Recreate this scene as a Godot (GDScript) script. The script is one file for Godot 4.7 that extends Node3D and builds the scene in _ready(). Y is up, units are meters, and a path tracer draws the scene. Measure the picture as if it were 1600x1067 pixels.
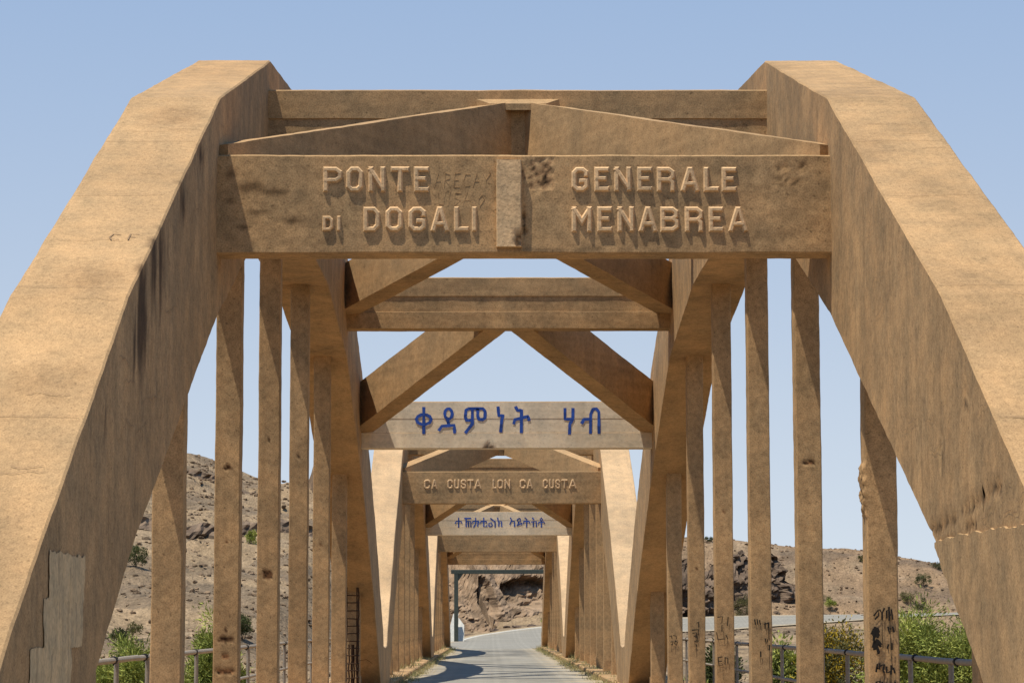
extends Node3D
# A three-span concrete arch bridge in a dry valley, seen along its road. x right, y up, distance along the road = -z. Road surface y = 0.

const PANEL := 5.03           # hanger spacing
const SPAN := 47.2            # length of one span
const START := 11.32          # where the first span begins
const WIN := 5.385            # clear width between the arch ribs
const RIB := 0.79             # rib width
const HX := 3.1               # hanger line
var M := {}
var nz := FastNoiseLite.new()
var nf := FastNoiseLite.new()
var ncell := FastNoiseLite.new()
var rng := RandomNumberGenerator.new()
var names := {}

# ------------------------------------------------------------------ mesh collecting
class Mesher:
	var surf := {}
	func get_surf(m: String) -> Dictionary:
		if not surf.has(m):
			surf[m] = {"v": PackedVector3Array(), "n": PackedVector3Array(), "c": PackedColorArray(), "i": PackedInt32Array()}
		return surf[m]
	func tri(m: String, a: Vector3, b: Vector3, c: Vector3, col := Color.WHITE) -> void:
		var s: Dictionary = get_surf(m)
		var n := (c - a).cross(b - a).normalized()
		var k: int = s.v.size()
		s.v.append_array(PackedVector3Array([a, b, c])); s.n.append_array(PackedVector3Array([n, n, n])); s.c.append_array(PackedColorArray([col, col, col]))
		s.i.append_array(PackedInt32Array([k, k + 1, k + 2]))
	func quad(m: String, a: Vector3, b: Vector3, c: Vector3, d: Vector3, col := Color.WHITE) -> void:
		var s: Dictionary = get_surf(m)
		var n := (c - a).cross(b - a)
		if n.length_squared() < 1e-14: n = (d - a).cross(c - a)
		n = n.normalized()
		var k: int = s.v.size()
		s.v.append_array(PackedVector3Array([a, b, c, d])); s.n.append_array(PackedVector3Array([n, n, n, n])); s.c.append_array(PackedColorArray([col, col, col, col]))
		s.i.append_array(PackedInt32Array([k, k + 1, k + 2, k, k + 2, k + 3]))
	func grid(m: String, pts: PackedVector3Array, cols: PackedColorArray, nu: int, nv: int, flip := false) -> void:
		# nu x nv points, row after row; smooth normals over the patch
		var s: Dictionary = get_surf(m)
		var k: int = s.v.size()
		var nn := PackedVector3Array(); nn.resize(nu * nv)
		for j in nv:
			for i in nu:
				var du := pts[j * nu + mini(i + 1, nu - 1)] - pts[j * nu + maxi(i - 1, 0)]
				var dv := pts[mini(j + 1, nv - 1) * nu + i] - pts[maxi(j - 1, 0) * nu + i]
				var n := dv.cross(du).normalized()
				nn[j * nu + i] = -n if flip else n
		var idx := PackedInt32Array(); idx.resize((nu - 1) * (nv - 1) * 6)
		var q := 0
		for j in nv - 1:
			for i in nu - 1:
				var a := k + j * nu + i
				var b := a + 1
				var c := a + nu + 1
				var d := a + nu
				if flip:
					idx[q] = a; idx[q + 1] = d; idx[q + 2] = c; idx[q + 3] = a; idx[q + 4] = c; idx[q + 5] = b
				else:
					idx[q] = a; idx[q + 1] = b; idx[q + 2] = c; idx[q + 3] = a; idx[q + 4] = c; idx[q + 5] = d
				q += 6
		s.v.append_array(pts); s.n.append_array(nn); s.c.append_array(cols); s.i.append_array(idx)

func build(mb: Mesher, called: String, parent: Node) -> MeshInstance3D:
	var am := ArrayMesh.new()
	for m in mb.surf:
		var s: Dictionary = mb.surf[m]
		var a := []; a.resize(Mesh.ARRAY_MAX)
		a[Mesh.ARRAY_VERTEX] = s.v; a[Mesh.ARRAY_NORMAL] = s.n; a[Mesh.ARRAY_COLOR] = s.c; a[Mesh.ARRAY_INDEX] = s.i
		am.add_surface_from_arrays(Mesh.PRIMITIVE_TRIANGLES, a)
		am.surface_set_material(am.get_surface_count() - 1, M[m])
	var o := MeshInstance3D.new()
	o.mesh = am
	return put(o, called, parent)

func put(o: Node3D, called: String, parent: Node) -> Node3D:
	if parent == self:
		var k: int = names.get(called, 0)
		names[called] = k + 1
		o.name = called if k == 0 else "%s_%03d" % [called, k]
		parent.add_child(o)
	else:
		o.name = called
		parent.add_child(o, true)
	return o

func tag(o: Node, label: String, category: String, group := "", kind := "") -> void:
	if label: o.set_meta("label", label)
	if category: o.set_meta("category", category)
	if group: o.set_meta("group", group)
	if kind: o.set_meta("kind", kind)

func holder(called: String, at := Vector3.ZERO) -> Node3D:
	var o := Node3D.new()
	put(o, called, self)
	o.position = at
	return o

# ------------------------------------------------------------------ shapes
# uneven cast surface: every point is pushed by a smooth noise of its place, so pieces that touch move together
func warp(p: Vector3, amount := 0.006) -> Vector3:
	var q := p * 9.0
	var w := Vector3(nz.get_noise_3dv(q), nz.get_noise_3d(q.y + 71.0, q.z, q.x), nz.get_noise_3d(q.z, q.x - 37.0, q.y))
	var q2 := p * 42.0
	w += 0.45 * Vector3(nz.get_noise_3dv(q2), nz.get_noise_3d(q2.y + 11.0, q2.z, q2.x), nz.get_noise_3d(q2.z, q2.x - 7.0, q2.y))
	return p + w * amount

# colour of the cast surface: blotches, rain streaks that run down it, black lichen and leached patches (all matter on the concrete)
func tone(p: Vector3, n: Vector3, seed_off: float) -> Color:
	var b := nz.get_noise_3d(p.x * 1.6 + seed_off, p.y * 1.6, p.z * 1.6)
	var f := nz.get_noise_3d(p.x * 6.5, p.y * 6.5 + seed_off, p.z * 6.5)
	var k := 1.0 + 0.2 * b + 0.12 * f
	var warmth := 0.04 * nz.get_noise_3d(p.x * 1.1, p.y * 1.1 - seed_off, p.z * 1.1 + 50.0)
	if absf(n.y) < 0.5:
		var s := nf.get_noise_3d(p.x * 8.0 + seed_off, p.y * 0.5, p.z * 8.0)
		k *= 1.0 + 0.07 * s
		var s2 := nf.get_noise_3d(p.x * 13.0, p.y * 0.9 + 9.0, p.z * 13.0 + seed_off)
		if s2 > 0.3: k *= 1.0 - minf((s2 - 0.3) * 0.45, 0.2)
		var leach := nf.get_noise_3d(p.x * 3.0 + 19.0, p.y * 0.8, p.z * 3.0 - seed_off)
		if leach > 0.28: k *= 1.0 + minf((leach - 0.28) * 0.9, 0.16)
	else:
		var t := nf.get_noise_3d(p.x * 2.0, p.y * 3.0 + seed_off, p.z * 10.0)
		k *= 1.0 + 0.05 * t
		var pt := nz.get_noise_3d(p.x * 3.4 + 5.0, p.y * 3.4, p.z * 3.4 + seed_off)
		if pt > 0.18: k *= 1.0 - minf((pt - 0.18) * 0.9, 0.26) * (0.75 + 0.5 * nz.get_noise_3d(p.x * 40.0, p.y * 40.0, p.z * 40.0))
	k *= 0.85        # head-room: vertex colours end at 1
	return Color(k * (1.0 + warmth), k, k * (1.0 - 1.2 * warmth))

var marks := []     # stains, tone patches and broken spots: {c, r: Vector3, tint: Color, push: Vector3, rough: float, soft: float, drip: bool}
func marked(p: Vector3, col: Color, here: Array) -> Array:
	for mk in here:
		var e: Vector3 = (p - mk.c) / mk.r
		var l := e.length()
		if l > 1.7: continue
		var g := nz.get_noise_3d(p.x * 30.0, p.y * (5.0 if mk.drip else 30.0), p.z * 30.0) * (0.9 if mk.drip else 0.5) + nz.get_noise_3d(p.x * 75.0, p.y * (14.0 if mk.drip else 75.0), p.z * 75.0) * 0.45
		var a := clampf((1.0 - l + g) / mk.soft, 0.0, 1.0)
		if a <= 0.0: continue
		var tn: Color = mk.tint
		var grain = 0.85 + mk.rough * nz.get_noise_3d(p.x * 160.0, p.y * 160.0, p.z * 160.0) * 1.6
		col = col.lerp(Color(tn.r * grain, tn.g * grain, tn.b * grain), a * tn.a)
		if mk.push != Vector3.ZERO:
			p += mk.push * a * (0.7 + mk.rough * nz.get_noise_3d(p.x * 110.0, p.y * 110.0, p.z * 110.0))
	return [p, col]

func mark(c: Vector3, r: Vector3, tint: Color, soft := 0.5, drip := false, push := Vector3.ZERO, rough := 0.0) -> void:
	marks.append({"c": c, "r": r, "tint": tint, "soft": soft, "drip": drip, "push": push, "rough": rough})

# a solid swept through rings of corner points. rings: Array of PackedVector3Array (same count). Sides are split into cells of about `cell`.
func solid(mb: Mesher, m: String, rings: Array, cell: float, seed_off := 0.0, rough := 0.006, caps := true, top_m := "", stain := false) -> void:
	var n: int = rings[0].size()
	for r in rings.size() - 1:
		var A: PackedVector3Array = rings[r]
		var B: PackedVector3Array = rings[r + 1]
		var core := Vector3.ZERO
		for i in n: core += A[i] + B[i]
		core /= 2.0 * n
		for i in n:
			var j := (i + 1) % n
			var wid := maxf(A[i].distance_to(A[j]), B[i].distance_to(B[j]))
			var lng := maxf(A[i].distance_to(B[i]), A[j].distance_to(B[j]))
			if wid < 1e-5 or lng < 1e-5: continue
			var i0 := i; var j0 := j
			if (B[i] - A[i] + B[j] - A[j]).cross(A[j] - A[i] + B[j] - B[i]).dot((A[i] + A[j] + B[i] + B[j]) / 4.0 - core) < 0.0:      # keep faces outward
				i0 = j; j0 = i
			face(mb, m, A[i0], A[j0], B[j0], B[i0], clampi(int(ceil(wid / cell)), 1, 60), clampi(int(ceil(lng / cell)), 1, 260), seed_off, rough, top_m, stain)
	if caps:
		for e in 2:
			var R: PackedVector3Array = rings[0] if e == 0 else rings[-1]
			var c := Vector3.ZERO
			for p in R: c += p
			c /= n
			for i in n:
				var a := warp(R[i], rough); var b := warp(R[(i + 1) % n], rough)
				if e == 0: mb.tri(m, c, b, a, tone(c, Vector3(1, 0, 0), seed_off))
				else: mb.tri(m, c, a, b, tone(c, Vector3(1, 0, 0), seed_off))

func face(mb: Mesher, m: String, a: Vector3, b: Vector3, c: Vector3, d: Vector3, nu: int, nv: int, seed_off: float, rough: float, top_m := "", stain := false) -> void:
	var nrm := (d - a).cross(b - a)
	if nrm.length_squared() < 1e-12: nrm = (c - a).cross(b - a)
	nrm = nrm.normalized()
	var here := []
	if stain:
		var bb := AABB(a, Vector3.ZERO).expand(b).expand(c).expand(d).grow(0.02)
		for mk in marks:
			if bb.intersects(AABB(mk.c - mk.r * 1.7, mk.r * 3.4)): here.append(mk)
		if here.is_empty(): stain = false
	var pts := PackedVector3Array(); var cols := PackedColorArray()
	pts.resize((nu + 1) * (nv + 1)); cols.resize(pts.size())
	var q := 0
	for j in nv + 1:
		var t := float(j) / nv
		var l := a.lerp(d, t)
		var r := b.lerp(c, t)
		for i in nu + 1:
			var p := l.lerp(r, float(i) / nu)
			var col := tone(p, nrm, seed_off)
			var w := warp(p, rough)
			if stain:
				var mm := marked(p, col, here)
				col = mm[1]
				w += mm[0] - p
			pts[q] = w; cols[q] = col
			q += 1
	mb.grid(top_m if top_m and nrm.y > 0.35 else m, pts, cols, nu + 1, nv + 1)

# rectangle ring with cut corners, in the plane of two axes
func ring(c: Vector3, ax: Vector3, ay: Vector3, hw: float, hh: float, cut: float) -> PackedVector3Array:
	return PackedVector3Array([c + ax * (-hw + cut) - ay * hh, c + ax * (hw - cut) - ay * hh, c + ax * hw + ay * (-hh + cut), c + ax * hw + ay * (hh - cut), c + ax * (hw - cut) + ay * hh, c + ax * (-hw + cut) + ay * hh, c - ax * hw + ay * (hh - cut), c - ax * hw + ay * (-hh + cut)])

func box(mb: Mesher, m: String, lo: Vector3, hi: Vector3, cut := 0.01, cell := 0.3, seed_off := 0.0, rough := 0.004, top_m := "", stain := false) -> void:
	var c := (lo + hi) / 2.0
	var h := (hi - lo) / 2.0
	if h.y >= h.x and h.y >= h.z:
		solid(mb, m, [ring(Vector3(c.x, lo.y, c.z), Vector3.RIGHT, Vector3.FORWARD, h.x, h.z, cut), ring(Vector3(c.x, hi.y, c.z), Vector3.RIGHT, Vector3.FORWARD, h.x, h.z, cut)], cell, seed_off, rough, true, top_m, stain)
	elif h.x >= h.z:
		solid(mb, m, [ring(Vector3(lo.x, c.y, c.z), Vector3.FORWARD, Vector3.UP, h.z, h.y, cut), ring(Vector3(hi.x, c.y, c.z), Vector3.FORWARD, Vector3.UP, h.z, h.y, cut)], cell, seed_off, rough, true, top_m, stain)
	else:
		solid(mb, m, [ring(Vector3(c.x, c.y, lo.z), Vector3.RIGHT, Vector3.UP, h.x, h.y, cut), ring(Vector3(c.x, c.y, hi.z), Vector3.RIGHT, Vector3.UP, h.x, h.y, cut)], cell, seed_off, rough, true, top_m, stain)

func tube(mb: Mesher, m: String, path: Array, r0: float, r1: float, sides := 8, col := Color.WHITE) -> void:
	var rows := path.size()
	var pts := PackedVector3Array(); var cols := PackedColorArray()
	for k in rows:
		var p: Vector3 = path[k]
		var d: Vector3 = (path[mini(k + 1, rows - 1)] - path[maxi(k - 1, 0)]).normalized()
		var u := d.cross(Vector3.UP if absf(d.y) < 0.9 else Vector3.RIGHT).normalized()
		var v := d.cross(u)
		var r := lerpf(r0, r1, float(k) / (rows - 1))
		for s in sides + 1:
			var a := TAU * s / sides
			pts.append(p + (u * cos(a) + v * sin(a)) * r); cols.append(col)
	mb.grid(m, pts, cols, sides + 1, rows)
	for e in 2:
		var p: Vector3 = path[0] if e == 0 else path[-1]
		var o := 0 if e == 0 else (rows - 1) * (sides + 1)
		for s in sides:
			if e == 0: mb.tri(m, p, pts[o + s + 1], pts[o + s], col)
			else: mb.tri(m, p, pts[o + s], pts[o + s + 1], col)

# raised stroke with sloping sides on a plane facing +z at z; pts are Vector2
func raised_stroke(mb: Mesher, m: String, pl: Array, closed: bool, wt: float, wb: float, z: float, h: float, col: Color) -> void:
	var n := pl.size()
	var off := []
	for i in n:
		var p: Vector2 = pl[i]
		var d0: Vector2 = (p - pl[(i - 1 + n) % n]).normalized() if closed or i > 0 else (pl[1] - p).normalized()
		var d1: Vector2 = (pl[(i + 1) % n] - p).normalized() if closed or i < n - 1 else d0
		var n0 := Vector2(-d0.y, d0.x); var n1 := Vector2(-d1.y, d1.x)
		var mi := (n0 + n1).normalized()
		off.append(mi / maxf(mi.dot(n0), 0.45))
	var cnt := n if closed else n - 1
	var P := func(i: int, side: float, top: bool) -> Vector3:
		var p: Vector2 = pl[i]
		var ext := Vector2.ZERO
		if not closed and (i == 0 or i == n - 1):
			var dd: Vector2 = (pl[0] - pl[1]).normalized() if i == 0 else (pl[n - 1] - pl[n - 2]).normalized()
			ext = dd * ((wt if top else wb) / 2.0)
		var q: Vector2 = p + off[i] * side * ((wt if top else wb) / 2.0) + ext
		return warp(Vector3(q.x, q.y, z + (h if top else -0.012)), 0.0035)
	for i in cnt:
		var j := (i + 1) % n
		mb.quad(m, P.call(i, 1.0, true), P.call(j, 1.0, true), P.call(j, -1.0, true), P.call(i, -1.0, true), col)
		mb.quad(m, P.call(i, 1.0, false), P.call(j, 1.0, false), P.call(j, 1.0, true), P.call(i, 1.0, true), col)
		mb.quad(m, P.call(i, -1.0, true), P.call(j, -1.0, true), P.call(j, -1.0, false), P.call(i, -1.0, false), col)
	if not closed:
		mb.quad(m, P.call(0, 1.0, true), P.call(0, -1.0, true), P.call(0, -1.0, false), P.call(0, 1.0, false), col)
		var e := n - 1
		mb.quad(m, P.call(e, -1.0, true), P.call(e, 1.0, true), P.call(e, 1.0, false), P.call(e, -1.0, false), col)

# flat brush stroke of paint on the plane origin + right * x + up * y
func brush(mb: Mesher, m: String, pl: Array, w: float, org: Vector3, rt: Vector3, up: Vector3, lift: float, col := Color.WHITE, closed := false) -> void:
	var n := pl.size()
	var out := rt.cross(up).normalized() * lift
	var ls := []; var rs := []
	for i in n:
		var p: Vector2 = pl[i]
		var a: Vector2 = pl[(i - 1 + n) % n] if closed else pl[maxi(i - 1, 0)]
		var b: Vector2 = pl[(i + 1) % n] if closed else pl[mini(i + 1, n - 1)]
		var d := (b - a).normalized()
		var nn := Vector2(-d.y, d.x) * w * 0.5 * (1.0 + 0.22 * nz.get_noise_3d(p.x * 90.0, p.y * 90.0, w * 500.0))
		var e := Vector2.ZERO
		if not closed and i == 0: e = -d * w * 0.3
		if not closed and i == n - 1: e = d * w * 0.3
		ls.append(org + rt * (p.x + nn.x + e.x) + up * (p.y + nn.y + e.y) + out)
		rs.append(org + rt * (p.x - nn.x + e.x) + up * (p.y - nn.y + e.y) + out)
	for i in (n if closed else n - 1):
		var j := (i + 1) % n
		var fade := 1.0
		if m == "blue":
			var pm: Vector2 = pl[i]
			fade = clampf(0.8 + 0.45 * nz.get_noise_2d(pm.x * 45.0, pm.y * 45.0) + 0.25 * nz.get_noise_2d(pm.x * 190.0, pm.y * 190.0), 0.4, 1.0)
		mb.quad(m, ls[i], ls[j], rs[j], rs[i], Color(col.r * fade, col.g * fade, col.b * fade))

func ell(cx: float, cy: float, rx: float, ry: float, a0 := 0.0, a1 := 360.0, n := 14) -> Array:
	var o := []
	for k in n + 1:
		var a := deg_to_rad(lerpf(a0, a1, float(k) / n))
		o.append(Vector2(cx + rx * cos(a), cy + ry * sin(a)))
	return o

func v2(a: Array) -> Array:
	var o := []
	for p in a: o.append(Vector2(p[0], p[1]))
	return o

# ------------------------------------------------------------------ textures and materials
func seamless(kind: int, freq: float, oct: int, sd: int, w := 512, h := 512) -> Image:
	var f := FastNoiseLite.new()
	f.noise_type = kind; f.frequency = freq; f.fractal_octaves = oct; f.seed = sd
	f.fractal_type = FastNoiseLite.FRACTAL_FBM
	if kind == FastNoiseLite.TYPE_CELLULAR:
		f.cellular_return_type = FastNoiseLite.RETURN_DISTANCE2_SUB
	var im := f.get_seamless_image(w, h, false, false, 0.12)
	im.convert(Image.FORMAT_L8)
	if w != 512 or h != 512: im.resize(512, 512, Image.INTERPOLATE_CUBIC)
	return im

func mix_tex(layers: Array, tint: Callable) -> ImageTexture:
	var datas := []
	for l in layers: datas.append(l.get_data())
	var n: int = datas[0].size()
	var out := PackedByteArray(); out.resize(n * 3)
	var vals := []; vals.resize(layers.size())
	for i in n:
		for k in layers.size(): vals[k] = datas[k][i] / 255.0
		var c: Color = tint.call(vals)
		out[i * 3] = clampi(int(c.r * 255.0), 0, 255); out[i * 3 + 1] = clampi(int(c.g * 255.0), 0, 255); out[i * 3 + 2] = clampi(int(c.b * 255.0), 0, 255)
	return ImageTexture.create_from_image(Image.create_from_data(512, 512, false, Image.FORMAT_RGB8, out))

func mat(called: String, lin: Color, rough: float, tex: Texture2D = null, tile := 2.0, bump: Texture2D = null, relief := 0.0, det: Texture2D = null, det_tile := 0.6) -> StandardMaterial3D:
	var m := StandardMaterial3D.new()
	m.albedo_color = lin.linear_to_srgb()
	m.roughness = rough
	m.metallic_specular = 0.3
	m.vertex_color_use_as_albedo = true
	m.cull_mode = BaseMaterial3D.CULL_DISABLED
	if tex or bump:
		m.uv1_triplanar = true; m.uv1_world_triplanar = true
		m.uv1_scale = Vector3.ONE / tile
		m.albedo_texture = tex
	if bump:
		m.heightmap_enabled = true; m.heightmap_texture = bump; m.heightmap_scale = relief
	if det:
		m.detail_enabled = true; m.detail_albedo = det; m.detail_blend_mode = BaseMaterial3D.BLEND_MODE_MUL
		m.detail_uv_layer = BaseMaterial3D.DETAIL_UV_2
		m.uv2_triplanar = true; m.uv2_world_triplanar = true; m.uv2_scale = Vector3.ONE / det_tile
	M[called] = m
	return m

func make_materials() -> void:
	var S := FastNoiseLite.TYPE_SIMPLEX_SMOOTH
	var n_lo := seamless(S, 0.008, 4, 3)
	var n_hi := seamless(S, 0.05, 4, 5)
	var n_dot := seamless(S, 0.09, 2, 8)
	var n_run := seamless(S, 0.03, 4, 11, 512, 48)       # drawn out up and down
	var n_board := seamless(S, 0.03, 4, 13, 48, 512)     # drawn out sideways
	var n_crack := seamless(FastNoiseLite.TYPE_CELLULAR, 0.012, 1, 17)
	var g := func(k: float, w: float) -> Color: return Color(k * (1.0 + w), k, k * (1.0 - w)).linear_to_srgb()
	var c_run := mix_tex([n_lo, n_hi, n_run, n_dot], func(v):
		var k: float = 0.82 + (v[0] - 0.5) * 0.36 + (v[1] - 0.5) * 0.36 + (v[2] - 0.5) * 0.07
		if v[3] > 0.74: k *= 1.0 - (v[3] - 0.74) * 2.4
		return g.call(k, (v[0] - 0.5) * 0.1))
	var c_board := mix_tex([n_lo, n_hi, n_board, n_dot], func(v):
		var k: float = 0.82 + (v[0] - 0.5) * 0.36 + (v[1] - 0.5) * 0.34 + (v[2] - 0.5) * 0.24
		if v[3] > 0.74: k *= 1.0 - (v[3] - 0.74) * 2.4
		return g.call(k, (v[0] - 0.5) * 0.1))
	var c_top := mix_tex([n_lo, n_hi, n_board, n_dot, n_crack], func(v):
		var k: float = 0.84 + (v[0] - 0.5) * 0.3 + (v[1] - 0.5) * 0.34 + (v[2] - 0.5) * 0.1
		if v[3] > 0.72: k *= 1.0 - (v[3] - 0.72) * 2.6
		return g.call(k, (v[0] - 0.5) * 0.08))
	var c_det := mix_tex([n_hi, n_dot], func(v):
		var k: float = 0.88 + (v[0] - 0.5) * 0.6 + (v[1] - 0.5) * 0.3
		return g.call(minf(k, 1.0), 0.0))
	var b_run := mix_tex([n_hi, n_run, n_dot, n_lo], func(v):
		var k: float = 0.5 + (v[0] - 0.5) * 0.5 + (v[1] - 0.5) * 0.08 + (v[3] - 0.5) * 0.5
		if v[2] > 0.8: k -= (v[2] - 0.8) * 2.0
		return Color(k, k, k))
	var b_board := mix_tex([n_hi, n_board, n_dot, n_lo], func(v):
		var k: float = 0.5 + (v[0] - 0.5) * 0.5 + (v[1] - 0.5) * 0.4 + (v[3] - 0.5) * 0.4
		if v[2] > 0.8: k -= (v[2] - 0.8) * 2.0
		return Color(k, k, k))
	var b_top := mix_tex([n_hi, n_dot, n_board, n_crack], func(v):
		var k: float = 0.5 + (v[0] - 0.5) * 0.9 + (v[1] - 0.5) * 0.3 + (v[2] - 0.5) * 0.3
		if v[1] > 0.74: k -= (v[1] - 0.74) * 2.5
		return Color(k, k, k))
	var CONC := Color(0.645, 0.396, 0.186)
	mat("side", CONC, 0.92, c_run, 2.6, b_run, 0.22, c_det, 0.57)
	mat("top", CONC, 0.92, c_top, 1.7, b_top, 0.3, c_det, 0.43)
	mat("beam", CONC, 0.92, c_board, 2.9, b_board, 0.3, c_det, 0.57)
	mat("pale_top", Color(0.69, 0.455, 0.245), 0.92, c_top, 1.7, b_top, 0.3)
	mat("plaster", Color(0.86, 0.56, 0.29), 0.92, c_top, 1.3, b_top, 0.2)
	mat("wash", Color(0.98, 0.81, 0.58), 0.92, mix_tex([n_lo, n_hi, n_board, n_dot], func(v):
		var k: float = 0.9 + (v[0] - 0.5) * 0.2 + (v[1] - 0.5) * 0.2 + (v[2] - 0.5) * 0.16
		if v[3] > 0.76: k *= 1.0 - (v[3] - 0.76) * 2.0
		return g.call(minf(k, 1.0), (v[0] - 0.5) * 0.08)), 2.4, b_board, 0.2)        # limewashed beams and patches
	mat("pale_paint", Color(0.86, 0.61, 0.335), 0.9, c_run, 1.4, b_run, 0.15)
	mat("blue", Color(0.04, 0.105, 0.44), 0.75, null)
	mat("black", Color(0.022, 0.018, 0.014), 0.85, null)
	mat("dark_scratch", Color(0.24, 0.15, 0.08), 0.95, null)
	mat("scratch", Color(0.62, 0.43, 0.235), 0.95, null)
	mat("rust", Color(0.07, 0.035, 0.018), 0.9, c_top, 0.4, n_tex(n_hi), 0.6)
	mat("pipe", Color(0.33, 0.275, 0.21), 0.6, c_top, 0.9)
	mat("steel", Color(0.10, 0.112, 0.088), 0.6, c_run, 1.1)
	mat("wire", Color(0.02, 0.02, 0.02), 0.7)
	mat("white", Color(0.78, 0.74, 0.64), 0.9, c_top, 1.5)
	mat("asphalt", Color(0.60, 0.545, 0.44), 0.92, mix_tex([n_lo, n_hi, n_dot], func(v):
		var k: float = 0.8 + (v[0] - 0.5) * 0.4 + (v[1] - 0.5) * 0.25 + (v[2] - 0.5) * 0.25
		return g.call(k, 0.0)), 1.8, n_tex(n_dot), 0.5)
	var c_soil := mix_tex([n_lo, n_hi, n_dot, n_crack], func(v):
		var k: float = 0.78 + (v[0] - 0.5) * 0.4 + (v[1] - 0.5) * 0.55 + (v[2] - 0.5) * 0.25
		if v[3] < 0.12: k *= 0.82
		return g.call(clampf(k, 0.18, 1.0), 0.0))
	mat("soil", Color(1, 1, 1), 0.97, c_soil, 9.0, n_tex(n_hi), 14.0, c_soil, 3.1)
	mat("rock", Color(0.6, 0.6, 0.6), 0.93, c_top, 3.3, n_tex(n_hi), 6.0, c_det, 1.1)
	var lf := mat("leaf", Color(1, 1, 1), 0.75)
	lf.backlight_enabled = true; lf.backlight = Color(0.5, 0.5, 0.5)
	mat("twig", Color(0.12, 0.085, 0.055), 0.9)

func n_tex(im: Image) -> ImageTexture:
	return ImageTexture.create_from_image(im)

# ------------------------------------------------------------------ the bridge
const GLYPH := {
	"P": [[0, [[0, 0], [0, 1]]], [0, [[0, 1], [0.72, 1], [1, 0.86], [1, 0.6], [0.72, 0.46], [0, 0.46]]]],
	"O": [[1, [[0.26, 0], [0.74, 0], [1, 0.16], [1, 0.84], [0.74, 1], [0.26, 1], [0, 0.84], [0, 0.16]]]],
	"N": [[0, [[0, 0], [0, 1]]], [0, [[0, 0.96], [1, 0.04]]], [0, [[1, 0], [1, 1]]]],
	"T": [[0, [[0, 1], [1, 1]]], [0, [[0.5, 1], [0.5, 0]]]],
	"E": [[0, [[1, 1], [0, 1], [0, 0], [1, 0]]], [0, [[0, 0.53], [0.74, 0.53]]]],
	"D": [[1, [[0, 0], [0.7, 0], [1, 0.2], [1, 0.8], [0.7, 1], [0, 1]]]],
	"I": [[0, [[0.5, 0], [0.5, 1]]]],
	"G": [[0, [[1, 0.74], [1, 0.86], [0.74, 1], [0.26, 1], [0, 0.84], [0, 0.16], [0.26, 0], [0.74, 0], [1, 0.14], [1, 0.42], [0.6, 0.42]]]],
	"C": [[0, [[1, 0.74], [1, 0.86], [0.74, 1], [0.26, 1], [0, 0.84], [0, 0.16], [0.26, 0], [0.74, 0], [1, 0.14], [1, 0.26]]]],
	"A": [[0, [[0, 0], [0.45, 1], [0.55, 1], [1, 0]]], [0, [[0.18, 0.28], [0.82, 0.28]]]],
	"L": [[0, [[0, 1], [0, 0], [1, 0]]]],
	"R": [[0, [[0, 0], [0, 1]]], [0, [[0, 1], [0.72, 1], [1, 0.86], [1, 0.62], [0.72, 0.48], [0, 0.48]]], [0, [[0.8, 0.48], [1, 0.34], [1, 0]]]],
	"M": [[0, [[0, 0], [0, 1]]], [0, [[0.02, 0.97], [0.5, 0.4], [0.98, 0.97]]], [0, [[1, 1], [1, 0]]]],
	"B": [[0, [[0, 0], [0, 1]]], [0, [[0, 1], [0.7, 1], [0.95, 0.88], [0.95, 0.66], [0.72, 0.53], [0, 0.53]]], [0, [[0.72, 0.53], [1, 0.4], [1, 0.14], [0.72, 0], [0, 0]]]],
	"U": [[0, [[0, 1], [0, 0.16], [0.26, 0], [0.74, 0], [1, 0.16], [1, 1]]]],
	"S": [[0, [[1, 0.78], [1, 0.86], [0.74, 1], [0.26, 1], [0, 0.85], [0, 0.64], [0.26, 0.53], [0.74, 0.47], [1, 0.36], [1, 0.15], [0.74, 0], [0.26, 0], [0, 0.14], [0, 0.22]]]]}
const TITLE := [["P",-1.771,-1.595,5.255,5.486],["O",-1.569,-1.411,5.255,5.486],["N",-1.373,-1.215,5.255,5.486],["T",-1.175,-1.004,5.255,5.486],["E",-0.973,-0.833,5.255,5.486],["D",-1.780,-1.666,4.902,5.054],["I",-1.643,-1.613,4.902,5.054],["D",-1.417,-1.262,4.902,5.130],["O",-1.222,-1.064,4.902,5.130],["G",-1.022,-0.859,4.902,5.130],["A",-0.824,-0.661,4.902,5.130],["L",-0.622,-0.482,4.902,5.130],["I",-0.456,-0.421,4.902,5.130],["G",0.413,0.568,5.258,5.483],["E",0.612,0.751,5.258,5.483],["N",0.786,0.944,5.258,5.483],["E",0.986,1.127,5.258,5.483],["R",1.160,1.326,5.258,5.483],["A",1.372,1.538,5.258,5.483],["L",1.571,1.715,5.258,5.483],["E",1.731,1.870,5.258,5.483],["M",0.413,0.597,4.901,5.130],["E",0.635,0.774,4.901,5.130],["N",0.813,0.967,4.901,5.130],["A",1.002,1.166,4.901,5.130],["B",1.189,1.359,4.901,5.130],["R",1.403,1.571,4.901,5.130],["E",1.613,1.750,4.901,5.130],["A",1.789,1.962,4.901,5.130]]
const MOTTO := [["C",-2.113,-1.937],["A",-1.905,-1.748],["C",-1.478,-1.327],["U",-1.295,-1.145],["S",-1.113,-0.962],["T",-0.937,-0.761],["A",-0.742,-0.554],["L",-0.252,-0.145],["O",-0.120,0.043],["N",0.075,0.238],["C",0.484,0.653],["A",0.678,0.842],["C",1.112,1.257],["U",1.282,1.426],["S",1.452,1.590],["T",1.615,1.791],["A",1.822,2.030]]

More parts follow.
